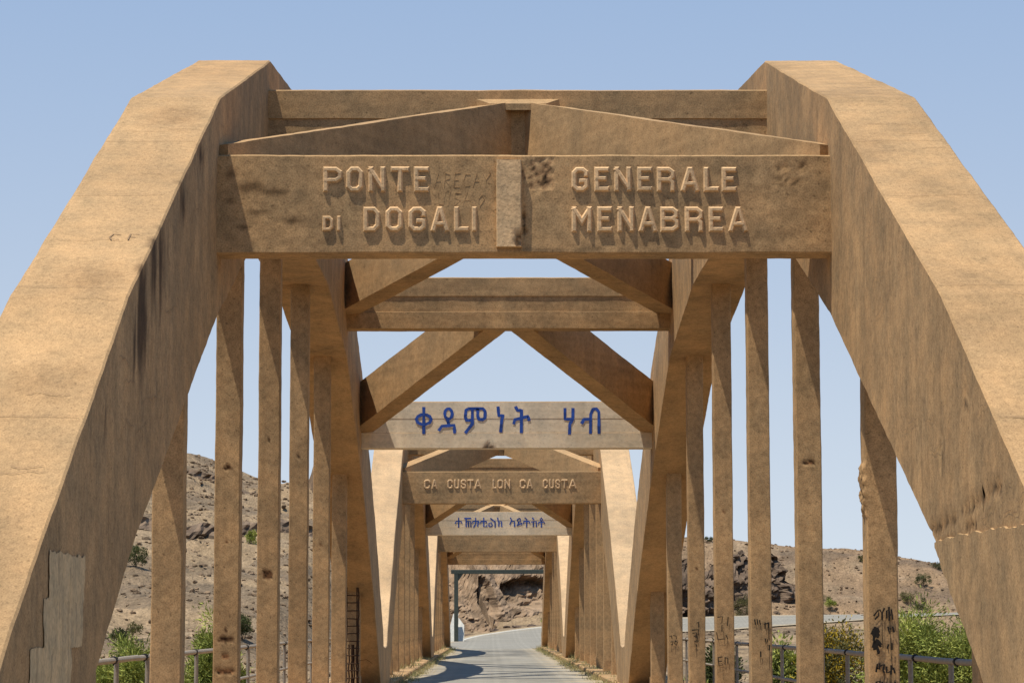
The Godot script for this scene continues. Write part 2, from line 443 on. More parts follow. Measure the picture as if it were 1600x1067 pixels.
func letters(list: Array, z: float, beam: Node3D, sw: float, h: float) -> void:
	for L in list:
		var mb := Mesher.new()
		var x0: float = L[1] + sw / 2.0; var x1: float = L[2] - sw / 2.0
		if L[0] == "I":
			x0 = (L[1] + L[2]) / 2.0; x1 = x0
		var y0: float = L[3] + sw / 2.0; var y1: float = L[4] - sw / 2.0
		var k := 0
		var small: float = minf(1.0, (L[4] - L[3]) / 0.21)
		for st in GLYPH[L[0]]:
			var pl := []
			for p in st[1]: pl.append(Vector2(lerpf(x0, x1, p[0]), lerpf(y0, y1, p[1])))
			var v := 0.9 + 0.14 * rng.randf()
			raised_stroke(mb, "plaster", pl, st[0] == 1, sw * 0.42 * small, sw * 1.18 * small, z, h + k * 0.0018, Color(v * 0.94, v * 0.94, v * 0.96))
			k += 1
		build(mb, "raised_letter", beam)

func hk(k: int) -> float:       # distance of hanger k (0 to 7) from the middle of its span
	return (k - 3.5) * PANEL

const RT := [[2.515, 8.12], [7.545, 7.59], [12.575, 6.14], [18.1, 3.66], [22.07, 1.46], [22.7, 1.0], [23.6, 0.96]]
const RB := [[2.515, 6.45], [7.545, 5.9], [12.575, 4.2], [17.72, 2.03], [19.4, 1.14], [22.07, -0.35], [23.6, -0.75]]
func prof(t: Array, u: float) -> float:
	u = absf(u)
	if u <= t[0][0]: return t[0][1]
	for i in t.size() - 1:
		if u <= t[i + 1][0]: return lerpf(t[i][1], t[i + 1][1], (u - t[i][0]) / (t[i + 1][0] - t[i][0]))
	return t[-1][1]

func span(index: int, label: String) -> Node3D:
	var mid := START + SPAN * (index + 0.5)
	var root := holder("bridge_span", Vector3(0, 0, -(START + SPAN * index)))
	var off := -root.position
	tag(root, label, "bridge", "spans of the concrete arch bridge")
	var near := index == 0
	var cell := 0.09 if near else (0.3 if index == 1 else 0.45)
	var add := func(mb: Mesher, called: String, parent: Node) -> MeshInstance3D:
		var o := build(mb, called, parent)
		if parent == root: o.position = off
		return o
	# deck, kerbs and walkways
	var zs := -(START + SPAN * index) - 0.01; var ze := -(START + SPAN * (index + 1)) + 0.01
	var mb := Mesher.new()
	box(mb, "side", Vector3(-4.55, -0.75, ze), Vector3(4.55, -0.03, zs), 0.02, 1.5, index * 5.0)
	add.call(mb, "deck_slab", root)
	for s in [-1.0, 1.0]:
		mb = Mesher.new()
		box(mb, "side", Vector3(minf(s * 2.62, s * 3.62), -0.035, ze), Vector3(maxf(s * 2.62, s * 3.62), 0.12, zs), 0.025, 0.35, index * 5.0 + s, 0.012, "top")
		add.call(mb, "kerb", root)
		mb = Mesher.new()
		box(mb, "side", Vector3(minf(s * 3.63, s * 4.57), -0.035, ze), Vector3(maxf(s * 3.63, s * 4.57), 0.06, zs), 0.02, 0.7, index * 5.0 + s, 0.008, "top")
		add.call(mb, "walkway", root)
	# ribs
	var us := [-23.59, -22.7, -22.07, -19.4, -18.1, -17.72, -12.575, -7.545, -2.515, 2.515, 7.545, 12.575, 17.72, 18.1, 19.4, 22.07, 22.7, 23.59]
	var ribs := []
	for s in [-1.0, 1.0]:
		mb = Mesher.new()
		var xi: float = s * WIN / 2.0; var xo: float = s * (WIN / 2.0 + RIB)
		var lo := minf(xi, xo); var hi := maxf(xi, xo)
		var rings := []
		for u in us:
			var z: float = -(mid + u)
			var b := prof(RB, u); var t := prof(RT, u)
			var ct := 0.014
			rings.append(PackedVector3Array([Vector3(hi - ct, b, z), Vector3(lo + ct, b, z), Vector3(lo, b + ct, z), Vector3(lo, t - ct, z), Vector3(lo + ct, t, z), Vector3(hi - ct, t, z), Vector3(hi, t - ct, z), Vector3(hi, b + ct, z)]))
		if near:
			solid(mb, "side", rings, 0.06, index * 17.0 + s * 3.0, 0.007, true, "top", true)
		else:
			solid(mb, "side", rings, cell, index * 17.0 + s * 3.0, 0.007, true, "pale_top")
		ribs.append(add.call(mb, "arch_rib", root))
	# hangers
	var hangers := {}
	for s in [-1.0, 1.0]:
		for k in 8:
			mb = Mesher.new()
			var z := -(mid + hk(k))
			var topy := prof(RB, hk(k)) + 0.12
			box(mb, "side", Vector3(s * HX - 0.135, 0.1, z - 0.135), Vector3(s * HX + 0.135, topy, z + 0.135), 0.012, (0.026 if k < 4 else 0.045) if near and k > 0 and k < 6 else cell, index * 31.0 + k * 7.0 + s, 0.006, "", near)
			box(mb, "side", Vector3(s * HX - 0.15, 0.09, z - 0.15), Vector3(s * HX + 0.15, 0.44 + 0.03 * sin(k * 2.3 + s), z + 0.15), 0.03, 0.1, 40.0 + k, 0.016)
			hangers[Vector2i(int(s), k)] = add.call(mb, "hanger", root)
	# cross beams: k, bottom, top, material
	var beams := {}
	for bd in [[1, 4.715, 5.59], [2, 6.363, 7.23], [3, 7.2, 7.95], [4, 7.2, 7.95], [5, 6.363, 7.23], [6, 4.715, 5.59]]:
		mb = Mesher.new()
		var k: int = bd[0]
		var zf := -(mid + hk(k)) + 0.175; var zb := zf - 0.35
		var b: float = bd[1]; var t: float = bd[2]
		var h := t - b
		var m := "wash" if k == 6 and index < 2 else "beam"
		# front and back are cast against three boards, each a few millimetres off its neighbour
		var st := [0.0, 0.014, -0.006, 0.008] if k in [2, 5] else [0.0, 0.002, -0.002, 0.002] if k == 6 else [0.0, 0.0, 0.0, 0.0]
		var rr := []
		for x in [-WIN / 2.0 - 0.05, WIN / 2.0 + 0.05]:
			var c := 0.013
			var pf := PackedVector3Array()
			pf.append(Vector3(x, b, zf - c)); pf.append(Vector3(x, b + c, zf + st[1]))
			pf.append(Vector3(x, b + h * 0.33, zf + st[1])); pf.append(Vector3(x, b + h * 0.33 + 0.006, zf + st[2]))
			pf.append(Vector3(x, b + h * 0.63, zf + st[2])); pf.append(Vector3(x, b + h * 0.63 + 0.006, zf + st[3]))
			pf.append(Vector3(x, t - c, zf + st[3])); pf.append(Vector3(x, t, zf - c))
			pf.append(Vector3(x, t, zb + c)); pf.append(Vector3(x, t - c, zb)); pf.append(Vector3(x, b + c, zb)); pf.append(Vector3(x, b, zb + c))
			rr.append(pf)
		solid(mb, m, rr, 0.02 if near and k == 1 else (0.06 if near else cell), index * 11.0 + k, 0.0025 if k == 6 else 0.006, true, "top", near)
		beams[k] = add.call(mb, "cross_beam", root)
	# sloping braces from the rib ends of a low beam to the middle of the next higher one
	# [k low, k high, bottom at rib, top at rib, bottom at middle, top at middle]
	for br in [[1, 2, 4.95, 5.7, 6.4, 7.12], [2, 3, 6.5, 7.16, 7.22, 7.85], [6, 5, 4.95, 5.78, 6.38, 7.12], [5, 4, 6.58, 7.36, 7.22, 7.9]]:
		for s in [-1.0, 1.0]:
			mb = Mesher.new()
			var za := -(mid + hk(br[0])); var zc := -(mid + hk(br[1]))
			var A := Vector3(s * (WIN / 2.0 + 0.1), 0, za); var C := Vector3(s * 0.195, 0, zc)
			var dir := (C - A).normalized()
			var side := Vector3(-dir.z, 0, dir.x) * 0.2
			var out := []
			for sg in [-1.0, 1.0]:
				var e: Vector3 = A + side * sg
				# run on to the middle line, or to just inside the beam
				var stop: float = (zc + signf(zc - za) * 0.1 - e.z) / dir.z
				out.append([e, e + dir * stop])
			var full := A.distance_to(C)
			var rr := []
			for e in 2:
				var pa: Vector3 = out[0][e]; var pb: Vector3 = out[1][e]
				var ta := (pa - A).dot(dir) / full; var tb := (pb - A).dot(dir) / full
				var ba := lerpf(br[2], br[4], ta); var tpa := lerpf(br[3], br[5], ta)
				var bb := lerpf(br[2], br[4], tb); var tpb := lerpf(br[3], br[5], tb)
				rr.append(PackedVector3Array([Vector3(pa.x, ba, pa.z), Vector3(pb.x, bb, pb.z), Vector3(pb.x, tpb, pb.z), Vector3(pa.x, tpa, pa.z)]))
			solid(mb, "beam", rr, 0.06 if near else cell, index * 13.0 + s + br[0], 0.007, true, "top", near)
			add.call(mb, "brace", root)
		mb = Mesher.new()
		var zc2 := -(mid + hk(br[1])); var sg2 := signf(hk(br[1]) - hk(br[0]))
		var za2 := zc2 + sg2 * 0.1; var zo := zc2 + sg2 * 0.2
		box(mb, "beam", Vector3(-0.11, br[4] + 0.05, minf(za2, zo)), Vector3(0.11, br[5] - 0.1, maxf(za2, zo)), 0.01, 0.06 if near else cell, 3.0, 0.004)
		# flat gusset where the two braces meet the beam
		var zw := zc2 + sg2 * 0.17
		var ym: float = br[5] + 0.012
		var yo: float = lerpf(br[5], br[3], 0.06) + 0.012
		var zt := zc2 + sg2 * 0.33
		var a1 := Vector3(-0.46, ym, zw); var a2 := Vector3(0.46, ym, zw); var a3 := Vector3(0.3, yo, zt); var a4 := Vector3(-0.3, yo, zt)
		var dn := Vector3(0, -0.07, 0)
		var lo_r := PackedVector3Array([a1 + dn, a2 + dn, a3 + dn, a4 + dn])
		var hi_r := PackedVector3Array([a1, a2, a3, a4])
		if sg2 < 0.0:
			lo_r.reverse(); hi_r.reverse()
		solid(mb, "beam", [hi_r, lo_r], 0.2, 3.0, 0.004, true, "top")
		add.call(mb, "brace_joint", root)
	# pier under the joint
	mb = Mesher.new()
	box(mb, "side", Vector3(-4.2, -9.0, ze - 1.1 if index == 2 else ze - 1.0), Vector3(4.2, -0.77, ze + 1.0), 0.05, 1.2, 2.0, 0.02)
	add.call(mb, "pier", root)
	if near:
		mb = Mesher.new()
		box(mb, "side", Vector3(-4.2, -9.0, zs - 1.0), Vector3(4.2, -0.77, zs + 1.1), 0.05, 1.2, 6.0, 0.02)
		add.call(mb, "pier", root)
	return dress(index, root, mid, ribs, hangers, beams)

# lettering, writing, patches and bare reinforcement
func dress(index: int, root: Node3D, mid: float, ribs: Array, hangers: Dictionary, beams: Dictionary) -> Node3D:
	var zf1 := -(mid + hk(1)) + 0.175
	var zf6 := -(mid + hk(6)) + 0.175
	var mb: Mesher
	if index == 0:
		letters(TITLE, zf1, beams[1], 0.052, 0.021)
		mb = Mesher.new()
		box(mb, "plaster", Vector3(-0.245, 4.765, zf1 - 0.02), Vector3(-0.025, 5.54, zf1 + 0.06), 0.008, 0.03, 77.0, 0.007, "", true)
		build(mb, "pilaster", beams[1])
		# names scratched into the plaster
		mb = Mesher.new()
		var xx := -0.79
		for ch in "ARECAY":
			for st in {"A": [[[0, 0], [0.4, 1], [0.8, 0]], [[0.2, 0.4], [0.6, 0.4]]], "R": [[[0, 0], [0.1, 1], [0.6, 0.9], [0.6, 0.6], [0.1, 0.5], [0.7, 0]]], "E": [[[0.7, 1], [0.1, 0.95], [0, 0], [0.6, 0]], [[0, 0.5], [0.5, 0.5]]], "C": [[[0.7, 0.9], [0.2, 0.9], [0, 0.4], [0.2, 0.05], [0.7, 0.1]]], "Y": [[[0, 1], [0.35, 0.5], [0.8, 1]], [[0.35, 0.5], [0.3, 0]]]}[ch]:
				var pl := []
				for p in st: pl.append(Vector2(xx + p[0] * 0.085, 5.3 + p[1] * 0.125))
				raised_stroke(mb, "beam", pl, false, 0.003, 0.011, zf1, 0.003, Color(0.88, 0.88, 0.88))
			xx += 0.085
		xx = -0.76
		for st in [[[0, 1], [0.1, 0.2], [0.5, 0.1], [0.7, 1]], [[0.9, 0], [1.1, 1]], [[2.0, 0.9], [1.5, 0.9], [1.5, 0.55], [2.0, 0.4], [1.4, 0]], [[2.2, 0], [2.6, 1], [3.0, 0]], [[2.35, 0.4], [2.85, 0.4]], [[3.6, 0.2], [3.6, 0.5], [3.9, 0.8], [4.1, 0.5], [3.7, 0]]]:
			var pl := []
			for p in st: pl.append(Vector2(xx + p[0] * 0.1, 5.13 + p[1] * 0.13))
			raised_stroke(mb, "beam", pl, false, 0.003, 0.011, zf1, 0.003, Color(0.88, 0.88, 0.88))
		tag(build(mb, "scratched_writing", beams[1]), "names scratched into the plaster", "", "", "stuff")
		# blue painted words on the far low beam
		mb = Mesher.new()
		var cur := [Mesher.new()]
		var done := func() -> void:
			build(cur[0], "painted_letter", beams[6])
			cur[0] = Mesher.new()
		var G := func(pl: Array, ox: float, closed := false):
			var o := []
			for p in pl: o.append(Vector2((p[0] / 5.334 + ox - 791.0) / 84.3, 4.715 + (700.0 - (600.0 + p[1] / 5.334)) / 84.0))
			# finer points for a brushed edge
			var fine := []
			var nn := o.size()
			for i in (nn if closed else nn - 1):
				for q in 3: fine.append(o[i].lerp(o[(i + 1) % nn], q / 3.0))
			if not closed: fine.append(o[-1])
			brush(cur[0], "blue", fine, 0.056, Vector3(0, 0, zf6 + 0.003), Vector3.RIGHT, Vector3.UP, 0.002 + 0.0003 * (cur[0].get_surf("blue").v.size() % 7), Color.WHITE, closed)
		var E := func(cx: float, cy: float, rx: float, ry: float) -> Array:
			var o := []
			for k in 10: o.append([cx + rx * cos(TAU * k / 10.0), cy + ry * sin(TAU * k / 10.0)])
			return o
		G.call([[540, 195], [540, 405]], 560.0); G.call(E.call(540, 292, 62, 42), 560.0, true); done.call()
		G.call(E.call(746, 245, 32, 44), 560.0, true); G.call([[738, 295], [752, 340]], 560.0); G.call([[668, 380], [690, 348], [795, 340], [797, 400]], 560.0); done.call()
		G.call([[930, 300], [898, 300], [886, 270], [892, 215], [915, 202], [1035, 202], [1052, 225], [1050, 280], [1030, 294], [1000, 290], [990, 265], [990, 210]], 560.0); G.call([[945, 205], [945, 330], [925, 355], [890, 400]], 560.0); done.call()
		G.call([[1160, 192], [1166, 262], [1203, 258], [1190, 300], [1182, 392]], 560.0); done.call()
		G.call([[134, 190], [150, 218], [182, 214], [180, 398]], 780.0); G.call([[118, 325], [126, 294], [238, 266], [244, 298]], 780.0); done.call()
		G.call([[545, 205], [545, 290], [606, 290]], 780.0); G.call([[612, 205], [610, 290], [584, 335], [582, 410]], 780.0); done.call()
		G.call([[757, 405], [760, 250], [778, 208], [808, 204], [828, 232], [828, 405]], 780.0); G.call([[686, 322], [704, 292], [755, 290]], 780.0); done.call()
		# pale paint rolled over old graffiti on the left rib
		mb = Mesher.new()
		var xi := -WIN / 2.0
		for pc in [[13.92, 1.62, 15.1, 1.9], [13.78, 1.36, 15.08, 1.64], [13.38, 0.9, 14.7, 1.38]]:
			var nu := 36; var nv := 30
			var pts := PackedVector3Array(); var cols := PackedColorArray()
			for j in nv + 1:
				for i in nu + 1:
					var fu := float(i) / nu; var fv := float(j) / nv
					var d := lerpf(pc[0], pc[2], fu); var y := lerpf(pc[1], pc[3], fv)
					var lobes := 0.05 * nz.get_noise_2d(d * 60.0, 3.0) + 0.03 * absf(sin(d * 9.5))
					if fv > 0.8: y -= lobes * 0.35 * (fv - 0.8) * 5.0
					if fv < 0.1: y += 0.02 * absf(nz.get_noise_2d(d * 80.0, 8.0)) * (0.1 - fv) * 10.0
					if i == 0 or i == nu: d += 0.035 * nz.get_noise_2d(y * 50.0, d)
					var p := Vector3(xi, y, -d)
					var st := nf.get_noise_3d(0.0, y * 1.2, d * 14.0)
					var k := 0.78 + 0.12 * st
					if st > 0.34: k *= 0.72
					var w := warp(p, 0.009)
					pts.append(Vector3(w.x + 0.005 + 0.0012 * float(pc[1] > 1.0) + 0.001 * float(pc[1] > 1.5), w.y, w.z)); cols.append(Color(k, k, k))
			mb.grid("pale_paint", pts, cols, nu + 1, nv + 1, true)
		build(mb, "paint_patch", ribs[0])
		# bare reinforcement at the foot of the left rib's far end
		mb = Mesher.new()
		var cz := -(mid + 17.0); var cx := -HX + 0.0
		for q in [[-0.13, 0.0], [0.13, 0.02], [-0.1, 0.16], [0.11, 0.15], [0.0, 0.02], [0.05, 0.1], [-0.05, 0.06], [0.02, 0.13]]:
			var path := []
			for t in 13:
				var y: float = 0.12 + t * (0.175 if absf(q[0]) > 0.08 else 0.08)
				path.append(Vector3(cx + q[0] + 0.022 * nz.get_noise_2d(y * 40.0, q[0] * 900.0), y, cz + q[1] + 0.02 * nz.get_noise_2d(y * 40.0, 50.0)))
			tube(mb, "rust", path, 0.017, 0.016, 6)
		for t in 13:
			var y := 0.25 + t * 0.15 + 0.03 * nz.get_noise_1d(t * 90.0)
			var tl := 0.03 * nz.get_noise_1d(t * 60.0 + 7.0)
			tube(mb, "rust", [Vector3(cx - 0.15, y, cz + 0.015), Vector3(cx + 0.15, y + tl, cz + 0.02), Vector3(cx + 0.13, y + tl, cz + 0.17), Vector3(cx - 0.12, y, cz + 0.17)], 0.011, 0.011, 5)
		tube(mb, "rust", [Vector3(cx + 0.12, 0.75, cz + 0.03), Vector3(cx + 0.3, 0.78, cz + 0.07), Vector3(cx + 0.42, 0.7, cz + 0.09)], 0.004, 0.004, 5)
		build(mb, "reinforcement_bars", ribs[0])
		scribbles(mid, hangers)
		casing(mid, ribs[1])
		cracks(mid, ribs, beams)
		# two letters scratched on top of the left rib
		mb = Mesher.new()
		var rt_z := -18.05
		var sl := (prof(RT, 18.55 - mid) - prof(RT, 17.55 - mid))
		var org := Vector3(-3.02, prof(RT, 18.05 - mid), rt_z)
		for st in [[[0.07, 0.13], [0.02, 0.15], [0.0, 0.07], [0.02, 0.0], [0.07, 0.01]], [[0.14, 0.0], [0.14, 0.15], [0.2, 0.14]], [[0.14, 0.08], [0.18, 0.07]]]:
			brush(mb, "dark_scratch", v2(st), 0.012, org, Vector3.RIGHT, Vector3(0, sl, -1.0).normalized(), 0.008)
		tag(build(mb, "scratched_writing", ribs[0]), "two letters scratched into the top", "", "", "stuff")
	elif index == 1:
		var list := []
		for q in MOTTO: list.append([q[0], q[1], q[2], 5.12, 5.375])
		letters(list, zf1, beams[1], 0.05, 0.021)
		# words painted in blue on the far low beam, in the same hand but smaller
		mb = Mesher.new()
		var cur := [Mesher.new()]
		var done := func() -> void:
			build(cur[0], "painted_letter", beams[6])
			cur[0] = Mesher.new()
		var B := func(x0: float, x1: float, strokes: Array):
			var q := 0
			for st in strokes:
				var pl := []
				for p in st: pl.append(Vector2(lerpf(x0, x1, p[0]), lerpf(5.02, 5.36, p[1])))
				brush(cur[0], "blue", pl, 0.046, Vector3(0, 0, zf6 + 0.004), Vector3.RIGHT, Vector3.UP, 0.003 + 0.0005 * q)
				q += 1
		var X := func(p: float) -> float: return (700.0 + p / 8.0 - 781.0) / 42.0
		var cross := [[[0.5, 1], [0.5, 0]], [[0.0, 0.4], [0.1, 0.62], [0.9, 0.6], [1.0, 0.42]]]
		B.call(X.call(108), X.call(190), cross); done.call()
		B.call(X.call(222), X.call(300), [[[0, 0.95], [1, 0.95]], [[0.25, 0.9], [0.25, 0.05]], [[0.25, 0.6], [1, 0.6], [1, 0.05]], [[0.62, 0.6], [0.62, 0.05]]]); done.call()
		B.call(X.call(318), X.call(402), [[[0.5, 1], [0.5, 0.4], [0.2, 0]], [[0.0, 0.45], [0.1, 0.62], [0.9, 0.66], [1.0, 0.5]], [[0.85, 0.6], [0.8, 0.1]]]); done.call()
		B.call(X.call(418), X.call(502), [[[0.5, 1], [0.5, 0.05], [0.95, 0.05], [0.95, 0.2]], [[0.0, 0.45], [0.1, 0.62], [0.9, 0.6], [0.95, 0.45]]]); done.call()
		B.call(X.call(520), X.call(605), [[[0.35, 0.05], [0.05, 0.1], [0.05, 0.4], [0.4, 0.5], [0.55, 0.2], [0.35, 0.05]], [[0.3, 0.95], [0.6, 0.75], [0.95, 0.6], [0.95, 0.0]]]); done.call()
		B.call(X.call(628), X.call(685), [[[0.1, 1], [0.2, 0.6], [0.95, 0.6], [0.95, 0.05]], [[0.4, 0.6], [0.3, 0.1]]]); done.call()
		B.call(X.call(785), X.call(845), [[[0.1, 1], [0.35, 0.75], [0.0, 0.3]], [[0.25, 0.65], [0.95, 0.6], [0.95, 0.05]]]); done.call()
		B.call(X.call(862), X.call(935), [[[0.5, 0.95], [0.2, 0.8], [0.35, 0.55], [0.7, 0.6], [0.7, 0.9], [0.5, 0.95]], [[0.5, 0.55], [0.1, 0.1], [0.5, 0.25], [1, 0.45], [0.95, 0.25]]]); done.call()
		B.call(X.call(950), X.call(1032), [[[0.25, 1], [0.55, 0.85], [0.5, 0]], [[0.0, 0.4], [0.1, 0.62], [0.9, 0.6], [1.0, 0.42]]]); done.call()
		B.call(X.call(1052), X.call(1115), [[[0.2, 1], [0.45, 0.8]], [[0.0, 0.55], [0.95, 0.6], [0.95, 0.05]], [[0.4, 0.6], [0.35, 0.05]]]); done.call()
		B.call(X.call(1135), X.call(1215), [[[0.5, 0.65], [0.3, 0.8], [0.5, 1], [0.7, 0.8], [0.5, 0.65], [0.5, 0]], [[0.0, 0.35], [0.1, 0.52], [0.9, 0.55], [1.0, 0.4]]]); done.call()
	return root

# thicker casing round the foot of the right rib, below the casting joint
func casing(mid: float, rib: Node3D) -> void:
	var mb := Mesher.new()
	var n := 90
	var face_p := PackedVector3Array(); var face_c := PackedColorArray()
	var lip := PackedVector3Array(); var lip_c := PackedColorArray(); var und := PackedVector3Array(); var und_c := PackedColorArray()
	var rows := 16
	var x0 := WIN / 2.0
	for i in n + 1:
		var d := lerpf(17.18, 12.2, float(i) / n)
		var b := prof(RB, d - mid) - 0.02 + 0.02 * nz.get_noise_1d(d * 60.0)
		var t := minf(2.04 + 0.005 * nz.get_noise_1d(d * 90.0) + 0.02 * nz.get_noise_1d(d * 25.0) + 0.012 * sin(d * 1.3), prof(RT, d - mid) - 0.02)
		t = maxf(t, b + 0.01)
		for j in rows + 1:
			var y := lerpf(t, b, float(j) / rows)
			var p := Vector3(x0 - 0.014 - 0.004 * nz.get_noise_2d(y * 30.0, d * 30.0), y, -d)
			face_p.append(warp(p, 0.004)); face_c.append(tone(p, Vector3.RIGHT, 91.0))
		var w := face_p[i * (rows + 1)]; var q := face_p[i * (rows + 1) + rows]
		var kc := tone(w, Vector3.RIGHT, 60.0)
		lip.append(Vector3(x0 + 0.03, w.y + 0.012, w.z)); lip.append(w); lip_c.append(kc); lip_c.append(kc)
		und.append(q); und.append(Vector3(x0 + RIB * 0.5, q.y, q.z)); und_c.append(kc); und_c.append(kc)
	mb.grid("side", face_p, face_c, rows + 1, n + 1, true)
	mb.grid("side", lip, lip_c, 2, n + 1, true)
	mb.grid("side", und, und_c, 2, n + 1, true)
	build(mb, "base_casing", rib)

# fine cracks and casting lines in the concrete of the near span
func cracks(mid: float, ribs: Array, beams: Dictionary) -> void:
	for s in 2:
		var mb := Mesher.new()
		var sx := -1.0 if s == 0 else 1.0
		for k in 16:      # across and along the top
			var d := rng.randf_range(13.5, 24.5)
			if k % 3 == 0: d = [15.1, 17.0, 19.2, 20.8, 22.6, 24.0][k / 3]
			var sl := prof(RT, d + 0.05 - mid) - prof(RT, d - 0.05 - mid)
			var up := Vector3(0, sl, -0.1).normalized()
			var org := Vector3(sx * (WIN / 2.0 + RIB * 0.5), prof(RT, d - mid), -d)
			var pl := []
			var full := k % 3 == 0
			var x := -0.37 if full else rng.randf_range(-0.35, 0.1)
			var e := 0.37 if full else minf(x + rng.randf_range(0.15, 0.5), 0.36)
			var y := 0.0
			while x < e:
				pl.append(Vector2(x, y))
				x += 0.03
				y += rng.randfn() * (0.004 if full else 0.013)
			if pl.size() > 2: brush(mb, "dark_scratch", pl, 0.0045, org, Vector3.RIGHT, up, 0.009)
		for k in 12:      # on the inner face
			var d := rng.randf_range(14.5, 23.0)
			var lo := prof(RB, d - mid) + 0.15; var hi := prof(RT, d - mid) - 0.2
			if hi < lo + 0.2: continue
			var org := Vector3(sx * WIN / 2.0, rng.randf_range(maxf(lo, 2.1), maxf(hi, 2.2)), -d)
			var pl := []
			var run := rng.randf_range(0.2, 0.8)
			var x := 0.0; var y := 0.0
			while x < run:
				pl.append(Vector2(x, y)); x += 0.035; y += rng.randfn() * 0.012 + 0.004
			brush(mb, "dark_scratch", pl, 0.004, org, Vector3(0, 0, sx), Vector3.UP, 0.009)
		tag(build(mb, "crack", ribs[s]), "fine cracks and casting lines", "", "", "stuff")

# black daubed writing with runs of paint on the right-hand hangers of the near span
func scribbles(mid: float, hangers: Dictionary) -> void:
	var daubs := {
		1: [1.56, [[[0.02, 0], [0.06, 0.05], [0.06, 0], [0.03, -0.03]], [[0.07, 0.05], [0.09, 0.02], [0.11, 0.06]], [[0.09, 0.02], [0.09, -0.03]], [[0.13, -0.02], [0.13, 0.04], [0.15, 0.05], [0.16, 0.0]], [[0.15, 0.07], [0.15, -0.04]], [[0.17, 0.05], [0.18, -0.03]],
			[[0.14, -0.1], [0.15, -0.16], [0.16, -0.11]], [[0.18, -0.1], [0.19, -0.14]], [[0.13, -0.28], [0.14, -0.25]], [[0.17, -0.24], [0.17, -0.29]],
			[[0.03, -0.48], [0.04, -0.42], [0.06, -0.41], [0.06, -0.46], [0.04, -0.45]], [[0.07, -0.43], [0.1, -0.42], [0.09, -0.47], [0.1, -0.49]], [[0.12, -0.44], [0.12, -0.49], [0.15, -0.48]], [[0.16, -0.43], [0.16, -0.5]], [[0.18, -0.45], [0.19, -0.49]],
			[[0.03, -0.57], [0.03, -0.63]], [[0.03, -0.57], [0.06, -0.56], [0.06, -0.62]], [[0.08, -0.57], [0.08, -0.64], [0.1, -0.64]], [[0.11, -0.58], [0.11, -0.64]], [[0.11, -0.58], [0.14, -0.59]], [[0.12, -0.61], [0.15, -0.61]], [[0.17, -0.58], [0.17, -0.65]], [[0.19, -0.57], [0.19, -0.65]],
			[[0.04, -0.7], [0.02, -0.73], [0.04, -0.75], [0.05, -0.72]], [[0.07, -0.78], [0.1, -0.81]], [[0.06, -0.95], [0.08, -0.86], [0.1, -0.95]], [[0.06, -0.91], [0.1, -0.91]], [[0.12, -0.86], [0.12, -0.95], [0.16, -0.93], [0.15, -0.87], [0.12, -0.86]], [[0.18, -0.85], [0.18, -0.95]]]],
		4: [1.5, [[[0.0, 0.08], [0.07, 0.09], [0.06, -0.0]], [[0.06, -0.03], [0.06, -0.12]], [[0.15, 0.08], [0.14, -0.04]], [[-0.02, -0.14], [0.0, -0.24], [0.1, -0.23]], [[0.12, -0.18], [0.14, -0.23]], [[0.0, -0.5], [0.01, -0.62], [0.07, -0.6]], [[0.0, -0.5], [0.06, -0.49]], [[0.0, -0.56], [0.05, -0.55]], [[0.1, -0.5], [0.1, -0.6]], [[0.1, -0.5], [0.14, -0.51], [0.14, -0.58]]]],
		3: [1.5, [[[0.02, 0.04], [0.03, -0.02]], [[0.05, 0.04], [0.06, -0.02]], [[0.08, 0.03], [0.09, -0.02]], [[0.14, -0.02], [0.2, 0.0]], [[0.15, 0.0], [0.15, -0.07]], [[0.19, 0.0], [0.19, -0.06]], [[0.15, -0.2], [0.16, -0.27], [0.18, -0.21]], [[0.2, -0.28], [0.2, -0.34]], [[0.09, -0.36], [0.09, -0.42]]]],
		5: [1.48, [[[0.1, 0.02], [0.13, 0.04], [0.13, -0.04]], [[0.02, -0.1], [0.12, -0.09], [0.12, -0.18]], [[0.03, -0.15], [0.09, -0.14], [0.08, -0.22]], [[0.05, -0.2], [0.1, -0.19], [0.1, -0.3], [0.06, -0.28]], [[0.08, -0.33], [0.09, -0.36]]]],
		6: [1.25, [[[0.0, 0.0], [0.03, 0.02], [0.04, -0.03]], [[0.07, 0.02], [0.12, 0.01], [0.12, -0.04]], [[0.02, -0.1], [0.06, -0.09], [0.05, -0.16], [0.03, -0.14]], [[0.1, -0.08], [0.14, -0.1], [0.12, -0.16], [0.09, -0.13], [0.1, -0.08]]]]}
	for k in daubs:
		var mb := Mesher.new()
		var y0: float = daubs[k][0]
		var org := Vector3(HX - 0.105, y0, -(mid + hk(k)) + 0.135)
		var q := 0
		for st in daubs[k][1]:
			var pl := []
			for p in st: pl.append(Vector2(p[0], p[1]))
			brush(mb, "black", pl, 0.016 if k != 4 else 0.013, org, Vector3.RIGHT, Vector3.UP, 0.012 + 0.0004 * q)
			q += 1
			if rng.randf() < 0.62:      # a run of paint
				var p: Vector2 = pl[-1]
				var l := rng.randf_range(0.06, 0.26)
				brush(mb, "black", [p, p - Vector2(0.002, l * 0.5), p - Vector2(-0.002, l)], 0.005, org, Vector3.RIGHT, Vector3.UP, 0.0118 + 0.0004 * q)
		if k == 1:
			for blot in [[0.03, -0.15], [0.035, -0.255]]:
				for b in 14:
					var a := Vector2(blot[0] - 0.025 + rng.randf() * 0.045, blot[1] + rng.randf_range(-0.01, 0.05))
					brush(mb, "black", [a, a - Vector2(rng.randf_range(-0.02, 0.02), rng.randf_range(0.02, 0.06))], 0.021, org, Vector3.RIGHT, Vector3.UP, 0.012 + 0.0005 * (q + b))
		tag(build(mb, "painted_writing", hangers[Vector2i(1, k)]), "black daubed writing with runs of paint", "", "", "stuff")

